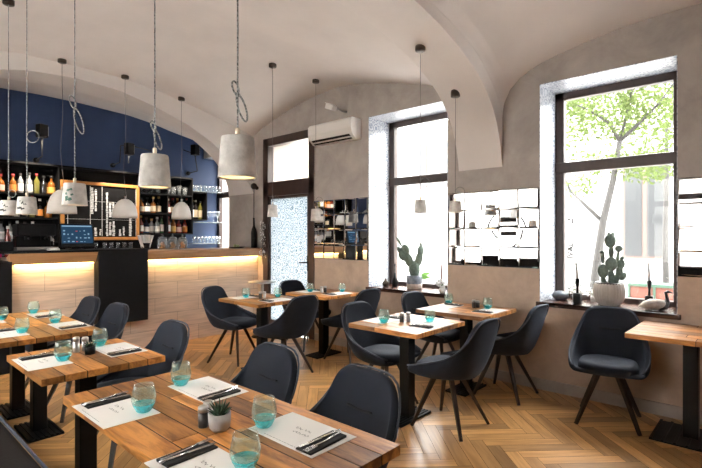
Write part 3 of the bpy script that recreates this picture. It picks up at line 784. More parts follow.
# ------------------------------------------------------------------ things on the bar
pos = empty('touch_screen_till', (1.94, 6.2, 1.2685)); tag(pos, 'black touch screen till with a blue screen on the bar', 'till')
R = Matrix.Translation((0, 0, .17)) @ Matrix.Rotation(math.radians(-12), 4, 'X')
m = MB(); m.m = R; m.box(-.185, .185, -.012, .02, -.14, .14, .008); m.build('casing', M_black, pos)
m = MB(); m.m = R; m.box(-.168, .168, -.015, -.012, -.10, .122); m.build('screen', M_screen, pos)
rnd = random.Random(9); m = MB(); m.m = R
m.box(-.16, .16, -.0165, -.015, .10, .116)
for i in range(7):
    for k in range(4):
        if rnd.random() < .62:
            m.cur = 1 if (i == 3 and rnd.random() < .6) else 0
            xx = -.15 + i * .044; zz = -.085 + k * .043; m.box(xx, xx + rnd.uniform(.012, .03), -.0165, -.015, zz, zz + rnd.uniform(.006, .022))
m.build('screen_tiles', [M_screenlite, M_screenred], pos)
m = MB(); m.box(-.09, .09, -.02, .12, 0, .012, .004); m.box(-.05, .05, .02, .05, .01, .12, .004); m.build('stand', M_black, pos)

em = empty('espresso_machine', (1.535, 6.28, 1.2685)); tag(em, 'dark espresso machine on the bar left of the till', 'coffee machine')
MB().box(-.19, .19, -.09, .16, .16, .30, .02).build('body', M_blackwood, em)
MB().box(-.17, .17, .06, .16, .03, .16, .01).build('rear_housing', M_black, em)
MB().box(-.20, .20, -.12, .16, 0, .035, .006).build('drip_tray', M_salt, em)
for xx in (-.08, .08):
    m = MB(); m.lathe([(.001, .115), (.034, .115), (.034, .16), (.001, .16)], 14, (xx, -.02)); m.tube([(xx, -.03, .135), (xx, -.17, .125)], .011, 8); m.build('portafilter', M_black, em)
m = MB(); m.tube([(.15, -.05, .17), (.16, -.09, .12), (.155, -.1, .06)], .006, 6); m.build('steam_wand', M_steel, em)
gr = empty('coffee_grinder', (1.215, 6.30, 1.2685)); tag(gr, 'black box grinder at the left end of the bar', 'grinder')
MB().box(-.10, .10, -.10, .10, 0, .10, .008).build('body', M_black, gr)
MB().lathe([(.03, .10), (.055, .19), (.001, .19)], 14).build('hopper', M_clear, gr)
pk = MB(); pk.box(-.05, .05, -.04, .04, 0, .19, .01); o = pk.build('magenta_box', M_pink); o.location = (1.23, 6.62, 1.18)
MB().box(1.0, 1.5, 6.55, 6.75, 0, 1.18).build('under_counter_fridge', M_blackwood); bpy.data.objects['under_counter_fridge']; tag(bpy.data.objects['under_counter_fridge'], 'black under-counter fridge behind the left end of the bar', 'fridge')
tag(o, 'magenta box at the far left end of the bar', 'box')
bottle(1.345, 6.62, 1.18, 'slim', 'red', 'white', 'red and white bottle behind the grinder at the left end of the bar', 'bottles standing on the bar', 1.15, 'white')
m = MB(); 
for k in range(3): m.box(-.055 + k * .012, .055 - k * .012, -.04 + k * .01, .04, k * .008, k * .008 + .008)
m.box(-.05, .05, -.05, .05, 0, .02, .004); o = m.build('white_cup_tray', M_white); o.location = (1.66, 6.08, 1.268); tag(o, 'white tray of cups on the bar beside the till', 'tray')
# biscuit jars
jar = None
for i, x in enumerate((2.985, 3.13, 3.275)):
    if jar is None:
        r = jar = empty('biscuit_jar')
        MB().lathe([(.001, .002), (.058, .002), (.064, .012), (.064, .12), (.05, .145), (.047, .145), (.06, .118), (.06, .015), (.001, .01)], 20).build('jar_body', M_clear, r)
        MB().lathe([(.001, .145), (.054, .145), (.054, .16), (.02, .17), (.008, .18), (.018, .195), (.001, .21)], 16).build('lid', M_clear, r)
        m = MB(); rnd = random.Random(2)
        for k in range(16):
            m.ball((rnd.uniform(-.032, .032), rnd.uniform(-.032, .032), .024 + .0046 * k), .021, 8, (1, 1, .6))
        m.build('biscuits', M_cookie, r)
    else: r = copy_tree(jar)
    r.location = (x, 6.18, 1.2462)
    tag(r, f'glass biscuit jar on the bar, {ORD[i]} from left of the three jars', 'jar', 'biscuit jars on the bar')
nb = empty('napkin_holder', (2.80, 6.28, 1.2462)); tag(nb, 'cup of folded white napkins on the bar left of the biscuit jars', 'napkin holder')
MB().lathe([(.001, 0), (.05, 0), (.055, .09), (.051, .09), (.046, .006), (.001, .006)], 16).build('cup', M_black, nb)
m = MB()
for k in range(5):
    m.m = Matrix.Translation((-.04 + .02 * k, 0, .03)) @ Matrix.Rotation(-.3 + .15 * k, 4, 'Y'); m.box(-.006, .006, -.035, .035, 0, .17)
m.build('napkins', M_paper, nb)
pl = empty('green_plate', (4.18, 6.2, 1.2462)); tag(pl, 'dark plate with pale green fruit at the right end of the bar', 'plate')
MB().lathe([(.001, 0), (.09, 0), (.13, .012), (.128, .016), (.09, .006), (.001, .005)], 24).build('plate', M_black, pl)
m = MB(); m.ball((-.03, 0, .03), .028, 10); m.ball((.03, .02, .028), .026, 10); m.ball((.005, -.03, .026), .024, 10); m.build('fruit', M_plategreen, pl)
bv = empty('black_bottle_vase', (4.36, 6.0, 1.2462)); tag(bv, 'tall black bottle vase at the right end of the bar, by the door', 'vase')
MB().lathe([(.001, 0), (.042, 0), (.045, .01), (.045, .24), (.035, .29), (.016, .34), (.014, .46), (.018, .465), (.001, .465)], 18).build('bottle_body', M_black, bv)
m = MB(); m.tube([(0, 0, .46), (.0, 0, .78), (.0, .0, .93)], .006, 6); m.build('rod', M_black, bv)
m = MB(); m.ball((0, 0, .955), .05, 14); m.ball((0.03, -.03, .93), .03, 10); m.build('dark_seed_head', M_rosette, bv)
db = empty('dried_branch', (XW - .06, 5.79, 1.0)); 
m = MB(); rnd = random.Random(4)
for k in range(7):
    x0 = rnd.uniform(-.02, .02); m.tube([(0, 0, .3 * 0), (x0, rnd.uniform(-.02, .02), .3), (x0 * 2, rnd.uniform(-.03, .03), .62)], .003, 5)
m.build('stem', M_thin, db)
m = MB()
for k in range(90):
    z = rnd.uniform(.1, .66); m.ball((rnd.uniform(-.035, .03), rnd.uniform(-.038, .038), z), rnd.uniform(.005, .010), 6)
m.build('white_buds', M_petal, db)
tag(db, 'string of dried white branches hanging on the door frame by the bar', 'dried branches')

# wall lamps over the bar
def wall_lamp(loc, head, arms, label):
    r = empty('wall_lamp', loc); tag(r, label, 'wall lamp')
    m = MB(); m.lathe([(.001, -.02), (.035, -.02), (.035, .02), (.001, .02)], 14); 
    for v in range(len(m.v)): x, y, z = m.v[v]; m.v[v] = (x, z, y)
    m.build('wall_plate', M_black, r)
    m = MB()
    for a in arms: m.tube(a, .008, 6)
    m.build('arm', M_black, r)
    m = MB(); m.m = Matrix.Translation(head) @ Matrix.Rotation(.25, 4, 'Z'); m.box(-.055, .055, -.05, .05, -.085, .085, .01); m.build('lamp_head', M_black, r)
    m = MB(); m.m = Matrix.Translation(head) @ Matrix.Rotation(.25, 4, 'Z'); m.box(.056, .06, -.04, .04, -.06, .06); m.build('diffuser', M_white, r)
    l = bpy.data.lights.new('wall_lamp_light', 'SPOT'); l.energy = 55; l.color = (1, .86, .68); l.spot_size = math.radians(78); l.spot_blend = .6; l.shadow_soft_size = .04
    lo = bpy.data.objects.new('wall_lamp_light', l); lo.location = (loc[0] + head[0], loc[1] + head[1], loc[2] + head[2] - .11); lo.rotation_euler = (math.radians(27), 0, 0); COL.objects.link(lo)
wall_lamp((1.86, 7.578, 2.48), (-.072, -.558, .306), [[(0, 0, 0), (-.03, -.40, .0), (-.07, -.55, .25)]], 'black swivel wall lamp, leftmost on the blue wall above the shelves')
wall_lamp((2.87, 7.578, 2.52), (.016, -.558, .185), [[(0, 0, 0), (-.05, -.40, 0), (-.10, -.55, .22), (.016, -.558, .24), (.40, -.45, .22)], [(.016, -.558, .2), (.016, -.54, -.02)]], 'black jointed wall lamp with long arm above the framed board')
wall_lamp((4.12, 7.578, 2.52), (-.18, -.558, .313), [[(0, 0, 0), (-.05, -.40, 0), (-.18, -.55, .25), (-.36, -.5, .30)]], 'black wall lamp at the right end of the blue wall')

# ------------------------------------------------------------------ tables
def table(name, x0, x1, y0, y1, cols, label, base=(.205, .105), group='wooden dining tables', ztop=.75):
    r = empty(name, ((x0 + x1) / 2, (y0 + y1) / 2, 0)); tag(r, label, 'table', group)
    hx, hy = (x1 - x0) / 2, (y1 - y0) / 2
    m = MB(); rnd = random.Random(int(x0 * 100 + y0 * 37)); n = 6; w = 2 * hx / n
    for i in range(n):
        xa = -hx + i * w
        cuts = [-hy]
        if hy > .5:
            c = -hy + rnd.uniform(.35, .75)
            while c < hy - .25: cuts.append(c); c += rnd.uniform(.45, .7)
        elif rnd.random() < .6: cuts.append(rnd.uniform(-.12, .12))
        cuts.append(hy)
        for a, b_ in zip(cuts, cuts[1:]):
            m.t = rnd.random(); m.box(xa + .0026, xa + w - .0026, a + .0018, b_ - .0018, ztop - .034, ztop, .0015)
    m.t = .3; m.cur = 1
    m.box(-hx + .004, hx - .004, -hy + .004, hy - .004, ztop - .033, ztop - .0012)
    m.build('tabletop', [M_table, M_floorgap], r)
    for cyy in cols:
        m = MB(); m.box(-.045, .045, cyy - .045, cyy + .045, .014, ztop - .05, .006); m.box(-.16, .16, cyy - .16, cyy + .16, ztop - .05, ztop - .036, .003)
        m.build('column', M_black, r)
        m = MB(); bx, by = base
        m.box(-bx, bx, cyy - by, cyy + by, 0.002, .012, .003)
        for k in range(7):
            if bx >= by: yy = cyy - by + .010 + k * (2 * by - .020) / 6; m.box(-bx, bx, yy - .009, yy + .009, .012, .02, .003)
            else: xx = -bx + .010 + k * (2 * bx - .020) / 6; m.box(xx - .009, xx + .009, cyy - by, cyy + by, .012, .02, .003)
        m.build('base_plate', M_black, r)
    return r
table('dining_table', .645, 1.24, .905, 2.245, (.0 + .33, -.33), 'long plank table nearest the camera, set for four beside the bench', (.11, .205))
table('dining_table', .65, 1.262, 2.57, 3.245, (0,), 'small square plank table behind the long front table, set for two', (.085, .205))
table('dining_table', .69, 1.31, 3.64, 4.98, (-.3, .3), 'long plank table at the end of the bench row, nearest the bar', (.11, .205))
table('dining_table', 2.80, 3.44, 3.79, 4.50, (0,), 'square wooden table near the bar, in front of the door')
table('dining_table', 3.64, 4.27, 3.70, 4.38, (0,), 'square wooden table against the wall under the left mirror tiles')
table('dining_table', 2.69, 3.37, 1.835, 2.475, (0,), 'square wooden table in the middle of the room, set for two', (.205, .092))
table('dining_table', 3.63, 4.29, 1.80, 2.49, (0,), 'square wooden table by the wall under the pier mirror tiles')
table('dining_table', 3.72, 4.40, .10, .79, (0,), 'bare square wooden table at the right edge below the cactus window', (.22, .22))

sd = empty('side_table', (4.08, 5.42, 0)); tag(sd, 'small round steel side table by the door, behind the table near the bar', 'side table')
MB().lathe([(.001, .765), (.19, .765), (.195, .772), (.195, .782), (.001, .784)], 28).build('tabletop', M_salt, sd)
MB().lathe([(.001, .015), (.02, .015), (.02, .766), (.001, .766)], 12).build('column', M_salt, sd)
MB().lathe([(.001, 0), (.15, 0), (.15, .01), (.03, .018), (.001, .018)], 24).build('base_plate', M_black, sd)

# bench on the left
be = empty('bench', (.25, 2.2, 0)); tag(be, 'dark leather bench along the left side of the dining tables', 'bench')
MB().box(-.34, .335, -2.4, 2.8, .37, .47, .03).build('seat', M_leather, be)
MB().box(-.47, -.34, -2.4, 2.8, .37, .95, .03).build('backrest', M_leather, be)
MB().box(-.44, .26, -2.38, 2.78, .0, .37, .005).build('plinth', M_blackwood, be)
m = MB(); m.tube([(.335, -2.39, .466), (.335, 2.79, .466)], .007, 6); m.build('piping', M_piping, be)

# ------------------------------------------------------------------ chairs
def chair_proto():
    r = empty('dining_chair')
    rim_k = [(0, -.330, .835, 0), (.10, -.328, .833, .095), (.17, -.322, .822, .148), (.215, -.312, .797, .178), (.27, -.295, .75, .202), (.36, -.262, .69, .226), (.47, -.205, .62, .255), (.60, -.11, .56, .272), (.74, .01, .52, .277), (.88, .13, .485, .265), (1.0, .235, .455, .236)]
    base_k = [(0, -.20, .40, 0), (.12, -.198, .40, .09), (.22, -.185, .40, .14), (.36, -.12, .392, .185), (.5, -.04, .388, .205), (.65, .05, .387, .218), (.82, .15, .390, .222), (1.0, .225, .402, .212)]
    def K(tab, t, i): return interp([(a[0], a[i]) for a in tab], t)
    def Ks(tab, t, i):
        d = .035; return (K(tab, max(0, t - d) if i != 3 else abs(t - d), i) + 2 * K(tab, t, i) + K(tab, min(1, t + d), i)) / 4
    Nn = 40
    ts = [-1 + 2 * i / Nn for i in range(Nn + 1)]
    def pt(t, s_):
        a = abs(t); sg = 1 if t >= 0 else -1
        rx, ry, rz = sg * K(rim_k, a, 3), Ks(rim_k, a, 1), Ks(rim_k, a, 2)
        bx, by, bz = sg * K(base_k, a, 3), Ks(base_k, a, 1), Ks(base_k, a, 2)
        k = s_ ** .72
        bulge = .02 * math.sin(PI * s_) * (1 if a > .25 else a / .25)
        nx = sg * bulge
        return (bx + (rx - bx) * k + nx, by + (ry - by) * k, bz + (rz - bz) * s_)
    m = MB()
    RR = [0, .1, .22, .36, .52, .68, .84, .95, 1.0]
    rows = [[pt(t, s_) for t in ts] for s_ in RR]
    m.grid(rows)
    # pan under the seat
    half = Nn // 2
    base = rows[0]
    off = len(m.v)
    pan = [[base[half - i], ((base[half - i][0] + base[half + i][0]) / 2, (base[half - i][1] + base[half + i][1]) / 2, base[half - i][2] - .012), base[half + i]] for i in range(half + 1)]
    m.grid(pan)
    o = m.build('seat_shell', M_velvet, r)
    bm = bmesh.new(); bm.from_mesh(o.data); bmesh.ops.remove_doubles(bm, verts=bm.verts, dist=.0008); bmesh.ops.recalc_face_normals(bm, faces=bm.faces)
    # make sure normals point away from the sitter
    f = min(bm.faces, key=lambda f: f.calc_center_median().y)
    if f.normal.y > 0: bmesh.ops.reverse_faces(bm, faces=bm.faces)
    bm.to_mesh(o.data); bm.free()
    for p in o.data.polygons: p.use_smooth = True
    so = o.modifiers.new('thick', 'SOLIDIFY'); so.thickness = .034; so.offset = -1
    su = o.modifiers.new('sub', 'SUBSURF'); su.levels = 1; su.render_levels = 1
    # cushion
    m = MB(); rows = []
    def sup(a, hx, hy, n=3.2):
        c, s_ = math.cos(a), math.sin(a)
        return (hx * math.copysign(abs(c) ** (2 / n), c), hy * math.copysign(abs(s_) ** (2 / n), s_))
    for (sc, z) in ((.2, .401), (.93, .401), (1.0, .42), (1.0, .445), (.95, .466), (.8, .476), (.4, .473), (.02, .471)):
        rows.append([(sup(2 * PI * j / 32, .205, .205)[0] * sc * (1 - .08 * max(0, -math.sin(2 * PI * j / 32))), .035 + sup(2 * PI * j / 32, .205, .205)[1] * sc, z) for j in range(32)])
    m.grid(rows, True, True); m.build('seat_cushion', M_velvet, r)
    # piping along the rim
    m = MB(); m.tube([(p[0] * 1.0, p[1] - (.004 if abs(t) < .5 else 0), p[2] + .001) for t in ts for p in [pt(t, 1.0)]], .0055, 6); m.build('piping', M_piping, r)
    # pinched seam on the inside of the backrest
    m = MB(); pts = []
    for i in range(13):
        t = -.11 + .22 * i / 12; p = pt(t, .62); pts.append((p[0] * .75, p[1] + .037, p[2] - .004 * math.cos((i - 6) / 6 * PI)))
    m.tube(pts, .006, 6); m.build('back_seam', M_seam, r)
    m = MB(); m.box(-.11, .11, -.09, .13, .372, .388, .004); m.build('leg_mount', M_black, r)
    for sx in (-1, 1):
        for sy in (-1, 1):
            m = MB(); m.tube([(sx * .065, .02 + sy * .065, .385), (sx * .208, .0 + sy * .208, .0)], [.0235, .0145], 4, False); m.build('leg', M_leg, r)
    return r
proto = None
def chair(x, y, rz, label):
    global proto
    if proto is None: proto = chair_proto(); o = proto
    else: o = copy_tree(proto)
    o.location = (x, y, 0); o.rotation_euler = (0, 0, rz)
    tag(o, label, 'chair', 'navy upholstered dining chairs')
# the chair faces local +Y
L_ = math.radians
chair(1.295, 1.385, L_(84), 'navy chair at the near right end of the long front table, backrest facing away')
chair(1.30, 2.02, L_(88), 'navy chair at the far right place of the front table')
chair(1.275, 3.09, L_(90), 'navy chair pushed up to the small table set for two, beside the bench row')
chair(1.36, 4.26, L_(92), 'navy chair at the near right place of the long table nearest the bar')
chair(1.37, 4.94, L_(92), 'navy chair at the far right place of the long table nearest the bar')
chair(3.08, 4.62, L_(200), 'navy chair in front of the tiled bar, at the table near the door')
chair(3.15, 3.80, L_(0), 'navy chair seen from behind at the table near the door')
chair(4.08, 4.50, L_(178), 'navy chair in front of the glass door')
chair(4.02, 3.68, L_(0), 'navy chair seen from behind under the left mirror tiles, near the first window')
chair(3.13, 2.475, L_(180), 'navy chair at the far side of the middle table, seat facing the camera')
chair(3.13, 1.83, L_(0), 'navy chair seen from behind at the near side of the middle table')
chair(4.12, 2.56, L_(180), 'navy chair under the first window at the far side of the wall table')
chair(4.08, 1.815, L_(0), 'navy chair seen from behind at the near side of the wall table')
chair(4.03, .965, L_(101), 'navy chair with its back to the cactus window, beside the bare table')

# ------------------------------------------------------------------ table settings
proto_mat = proto_nap = proto_fork = proto_knife = proto_tumb = None
def mat_proto():
    r = empty('placemat')
    MB().box(-.165, .165, -.103, .103, 0, .0016).build('paper', M_paper, r)
    m = MB(); rnd = random.Random(11)
    z0, z1 = .0016, .0021
    # hand-lettered mark: short strokes in two lines, and a line of small print along one edge
    def stroke(pts, w=.0018):
        for (a, b_) in zip(pts, pts[1:]):
            a = Vector((*a, 0)); b2 = Vector((*b_, 0)); d = (b2 - a).normalized(); n = Vector((-d.y, d.x, 0)) * w / 2
            m.add([tuple(a + n + Vector((0, 0, z1))), tuple(a - n + Vector((0, 0, z1))), tuple(b2 - n + Vector((0, 0, z1))), tuple(b2 + n + Vector((0, 0, z1)))], [(0, 1, 2, 3)])
    def script(x0, x1, y, amp, n, seed):
        q = random.Random(seed); pts = []
        for k in range(n + 1):
            t = k / n; pts.append((x0 + (x1 - x0) * t + .004 * math.sin(k * 2.1), y + amp * math.sin(k * 1.35 + seed) * q.uniform(.5, 1.1)))
        stroke(pts)
    script(-.046, -.012, .018, .008, 9, 1); script(-.004, .030, .021, .007, 8, 2)
    script(-.030, .008, -.010, .007, 10, 3); script(.014, .046, -.008, .007, 9, 4)
    m.build('printed_lettering', M_ink, r)
    m = MB(); x = -.09
    while x < .09: w = rnd.uniform(.006, .016); stroke([(x, -.09), (x + w, -.09)], .0018); x += w + .004
    m.build('small_print', M_ink, r)
    return r
def nap_proto():
    r = empty('cutlery_pouch')
    MB().box(-.034, .034, -.086, .086, 0, .006, .002).build('napkin', M_napkin, r)
    MB().box(-.034, .030, -.086, .028, .006, .0085, .001).build('fold', M_napkin, r)
    return r
def fork_proto():
    m = MB(); m.tube([(0, -.085, .012), (0, 0, .011), (0, .045, .014)], [.0042, .0032, .0028], 6); m.box(-.009, .009, .043, .062, .0125, .0145, .0008)
    for k in range(4): m.box(-.009 + k * .0052, -.0066 + k * .0052, .06, .095, .013, .0145)
    return m.build('fork', M_steel)
def knife_proto():
    m = MB(); m.tube([(0, -.09, .0125), (0, .0, .0125)], [.0048, .0038], 6); m.box(-.006, .004, -.002, .092, .0115, .0135, .0006)
    return m.build('table_knife', M_steel)
def tumb_proto():
    r = empty('tumbler')
    MB().lathe([(.034, .0255), (.0415, .0335), (.0455, .046), (.0455, .060), (.0395, .088), (.0365, .104), (.0350, .104), (.038, .088), (.0438, .060), (.0438, .047), (.039, .033), (.032, .0257)], 24).build('bowl', M_tumb, r)
    MB().lathe([(.001, 0), (.022, 0), (.028, .005), (.0395, .0285), (.0415, .0335), (.039, .0325), (.031, .024), (.020, .015), (.001, .013)], 24).build('coloured_base', M_teal, r)
    return r
def setting(cx, cy, rz, who, glass_off=(.105, .055), cutlery=True, jitter=0.0):
    global proto_mat, proto_nap, proto_fork, proto_knife, proto_tumb
    Z = .7502
    Rm = Matrix.Rotation(rz, 4, 'Z')
    def at(dx, dy): p = Rm @ Vector((dx, dy, 0)); return (cx + p.x, cy + p.y)
    if proto_mat is None:
        proto_mat = o = mat_proto()
    else: o = copy_tree(proto_mat)
    o.location = (cx, cy, Z); o.rotation_euler = (0, 0, L_(-90) if abs(rz - L_(90)) < .1 else rz); tag(o, f'white paper placemat {who}', 'placemat', 'white paper placemats')
    x, y = at(-.115, .012)
    if proto_nap is None: proto_nap = o = nap_proto()
    else: o = copy_tree(proto_nap)
    o.location = (x, y, Z + .0018); o.rotation_euler = (0, 0, rz + .04); tag(o, f'black napkin pouch {who}', 'napkin', 'black napkin pouches')
    if cutlery:
        x, y = at(-.128, .012)
        if proto_fork is None: proto_fork = o = fork_proto()
        else: o = proto_fork.copy(); COL.objects.link(o)
        o.location = (x, y, Z + .0018); o.rotation_euler = (0, 0, rz + .1); tag(o, f'fork on black napkin {who}', 'fork', 'forks on black napkins')
        x, y = at(-.103, .006)
        if proto_knife is None: proto_knife = o = knife_proto()
        else: o = proto_knife.copy(); COL.objects.link(o)
        o.location = (x, y, Z + .0018); o.rotation_euler = (0, 0, rz - .03); tag(o, f'knife on black napkin {who}', 'knife', 'knives on black napkins')
    x, y = at(*glass_off)
    if proto_tumb is None: proto_tumb = o = tumb_proto()
    else: o = copy_tree(proto_tumb)
    o.location = (x, y, Z + .0017); tag(o, f'teal-based glass tumbler {who}', 'tumbler', 'teal-based tumblers')
QL, QR = L_(-90), L_(90)      # diner on the bench looks +X, diner on the chair looks -X
setting(.735, 1.915, QL, 'at the far bench-side place of the front table', (.105, .065))
setting(1.110, 1.870, QR, 'at the far chair-side place of the front table', (.135, .055))
setting(1.080, 1.215, QR, 'at the near chair-side place of the front table', (.135, .055))
setting(.722, 1.235, QL, 'at the near bench-side place of the front table', (.09, .08))
setting(.750, 2.945, QL, 'on the bench side of the small table', (.075, .08))
setting(1.140, 2.920, QR, 'on the chair side of the small table', (.17, .045))
setting(.795, 3.97, QL, 'at the near bench-side place by the bar', (.065, .08))
setting(1.195, 3.985, QR, 'at the near chair-side place by the bar', (.18, .045))
setting(.80, 4.64, QL, 'at the far bench-side place by the bar', (.01, .1))
setting(1.215, 4.67, QR, 'at the far chair-side place by the bar', (.155, .05))
setting(3.06, 4.36, L_(180), 'on the far side of the door table', (.02, .03))
setting(3.14, 3.93, 0, 'on the near side of the door table', (.16, .17))
setting(3.93, 4.25, L_(180), 'on the far side of the left mirror table', (.06, .06))
setting(3.97, 3.83, 0, 'on the near side of the left mirror table', (.16, .07))
setting(3.00, 2.355, L_(180), 'on the far side of the middle table', (.12, .085))
setting(3.06, 1.955, 0, 'on the near side of the middle table', (.10, .075))
setting(3.97, 2.365, L_(180), 'on the far side of the pier mirror table', (-.15, -.06))
setting(3.99, 1.925, 0, 'on the near side of the pier mirror table', (.10, .07))

def succulent(x, y, label):
    r = empty('potted_succulent', (x, y, .7502)); tag(r, label, 'plant', 'potted succulents on tables')
    MB().lathe([(.001, 0), (.026, 0), (.035, .012), (.0385, .035), (.0385, .062), (.035, .062), (.034, .052), (.001, .050)], 24).build('pot', M_potgrey, r)
    m = MB(); rnd = random.Random(6)
    for k in range(26):
        a = k * 2.4; e = .25 + .9 * (k / 26); L = .052 - .012 * (1 - k / 26)
        d = Vector((math.cos(a) * math.cos(e), math.sin(a) * math.cos(e), math.sin(e)))
        p0 = Vector((0, 0, .05)) + d * .004; pts = [p0, p0 + d * L * .4 + Vector((0, 0, .002)), p0 + d * L + Vector((0, 0, .008))]
        m.tube([tuple(p) for p in pts], [.006, .0055, .0008], 5)
    m.build('leaves', M_succ, r)
succulent(.905, 1.445, 'small succulent in a grey pot on the long front table')
def dark_succ(x, y, label):
    r = empty('potted_succulent', (x, y, .7502)); tag(r, label, 'plant', 'potted succulents on tables')
    MB().lathe([(.001, 0), (.026, 0), (.030, .045), (.027, .045), (.001, .038)], 18).build('pot', M_black, r)
    m = MB()
    for k in range(16):
        a = k * 2.4; e = .3 + .8 * (k / 16); d = Vector((math.cos(a) * math.cos(e), math.sin(a) * math.cos(e), math.sin(e))); p0 = Vector((0, 0, .04))
        m.tube([tuple(p0), tuple(p0 + d * .02), tuple(p0 + d * .042)], [.005, .0045, .0008], 5)
    m.build('leaves', M_succ, r)
dark_succ(.985, 2.93, 'small succulent in a black pot on the small table for two')
def shaker(x, y, mat, label, h=.075):
    r = empty('spice_mill', (x, y, .7502)); tag(r, label, 'shaker', 'salt and pepper mills')
    MB().lathe([(.001, 0), (.017, 0), (.018, .004), (.018, h * .72), (.001, h * .72)], 16).build('body', mat, r)
    MB().lathe([(.001, h * .72), (.0185, h * .72), (.0185, h * .95), (.014, h), (.001, h)], 16).build('cap', M_salt, r)
shaker(.880, 1.512, M_pepper, 'dark pepper mill beside the grey succulent pot')
shaker(.920, 1.545, M_salt, 'metal salt mill behind the grey succulent pot')
shaker(.945, 3.03, M_salt, 'metal mill behind the black pot on the small table for two', .09)
shaker(.995, 3.04, M_salt, 'short metal shaker nearest the chair on the small table for two', .08)
shaker(3.00, 2.185, M_pepper, 'left dark mill on the middle table')
shaker(3.06, 2.165, M_salt, 'right metal mill on the middle table')
shaker(4.06, 2.12, M_pepper, 'dark mill on the table under the pier mirrors')
shaker(4.10, 2.10, M_pepper, 'second dark mill, nearer the window, on the table under the pier mirrors', .065)
shaker(3.10, 4.15, M_pepper, 'dark mill on the table near the door')
shaker(3.14, 4.13, M_salt, 'metal mill on the table near the door')
shaker(3.93, 4.05, M_salt, 'metal mill on the table under the left mirrors')
shaker(3.98, 4.04, M_pepper, 'dark mill on the table under the left mirrors')

# ------------------------------------------------------------------ pendant lamps
def pendant(x, y, zb, style, label, group, cable=M_cable, loop=None, r=.069, h=.145, wig=0.0, motif=False):
    zc = zceil(x, y)
    o = empty('pendant_lamp', (x, y, zc)); tag(o, label, 'pendant lamp', group)
    Zb = zb - zc
    MB().lathe([(.001, -.035), (.042, -.035), (.045, -.03), (.045, .03), (.001, .03)], 18).build('ceiling_rosette', M_rosette, o)
    top = Zb + h
    if style == 'cyl':
        MB().lathe([(r * 1.0, Zb), (r * .985, Zb + .006), (r * .84, Zb + h - .006), (r * .80, Zb + h), (.02, Zb + h), (.02, Zb + h - .018), (r * .72, Zb + h - .02), (r * .88, Zb + .003)], 28, close=True).build('shade', M_concrete, o)
        m = MB(); m.lathe([(.001, Zb + h - .0215), (r * .70, Zb + h - .0205), (r * .868, Zb + .005)], 24, caps=False); m.build('lining', M_lampin, o)
        MB().lathe([(.001, Zb + h), (.0085, Zb + h), (.0085, Zb + h + .03), (.006, Zb + h + .033), (.001, Zb + h + .033)], 12).build('cable_cap', M_brassnick, o)
        MB().ball((0, 0, Zb + .075), .022, 12).build('bulb', M_bulb, o)
        if motif:
            m = MB()
            Rr = random.Random(motif)
            rows = []
            for k in range(9):
                a0 = -2.45 + Rr.uniform(-.45, .4); zz = Zb + h * Rr.uniform(.22, .72); da = Rr.uniform(.12, .3); dz = Rr.uniform(.006, .014)
                rr = r * (1.0 - .2 * (zz - Zb) / h) + .0012
                q = []
                for (aa, dd) in ((a0, -dz), (a0 + da, -dz * .3), (a0 + da * .7, dz), (a0 - da * .2, dz * .4)):
                    q.append((rr * math.cos(aa), rr * math.sin(aa), zz + dd))
                m.add(q, [(0, 1, 2, 3)])
            m.build('painted_motif', M_motif if motif != 5 else M_motifdark, o)
    else:
        prof = [(r, Zb), (r * .985, Zb + h * .2), (r * .92, Zb + h * .45), (r * .78, Zb + h * .68), (r * .55, Zb + h * .87), (r * .28, Zb + h * .98), (.012, Zb + h)]
        inn = [(a - .008 if a > .02 else .006, z - .006) for a, z in reversed(prof)]; inn[-1] = (r - .008, Zb)
        MB().lathe(prof + inn, 28, close=True).build('shade', M_plasterlamp, o)
        MB().lathe([(.001, Zb + h - .004), (.011, Zb + h - .004), (.011, Zb + h + .035), (.001, Zb + h + .035)], 12).build('cable_cap', M_salt, o)
        MB().ball((0, 0, Zb + h * .5), .03, 12).build('bulb', M_bulb if False else M_white, o)
    m = MB(); cr = .0031 if cable is M_cable else .0026
    z0 = Zb + h + .02; n = 14
    rnd = random.Random(int(x * 100)); pts = []
    for k in range(n + 1):
        t = k / n; zz = z0 + (-.03 - z0) * t
        wv = wig * math.sin(t * 9 + x) * (1 - t)
        pts.append((wv * .7, -wv, zz))
    m.tube(pts, cr, 6)
    if loop:
        kind, lz, ls = loop
        a, b_ = Vector((.673, -.74, 0)), Vector((0, 0, 1))
        c0 = Vector((0, 0, lz - zc))
        if kind == 'ring':
            m.tube([tuple(c0 + a * (ls + ls * math.cos(t * PI / 10)) + b_ * (ls * math.sin(t * PI / 10))) for t in range(20)], cr, 6, loop=True)
        else:
            d = a * .30 - b_ * .95; q = a * .95 + b_ * .30
            m.tube([tuple(c0 + d * ls * (1 - math.cos(t * PI / 12)) / 2 + q * ls * .13 * math.sin(t * PI / 12)) for t in range(24)], cr * 1.1, 6, loop=True)
            m.tube([tuple(c0 - d * ls * .5 * (1 - math.cos(t * PI / 9)) / 2 * 1.0 + q * ls * .10 * math.sin(t * PI / 9)) for t in range(18)], cr * 1.1, 6, loop=True)
            m.ball(tuple(c0), cr * 3, 8)
    m.build('cable', cable, o)
    return o
M_motif = pbr('green_motif', (0.09, 0.19, 0.15), 0.8)
M_motifdark = pbr('dark_motif', (0.05, 0.05, 0.05), 0.8)
G1 = 'concrete pendants over the bench-side tables'
pendant(.955, 1.41, 1.634, 'cyl', 'concrete cylinder pendant with knotted braided cable, largest in view', G1, loop=('knot', 1.93, .10))
pendant(.955, 2.05, 1.645, 'cyl', 'concrete cylinder pendant, second largest, over the far end of the front table', G1, loop=('knot', 1.90, .09))
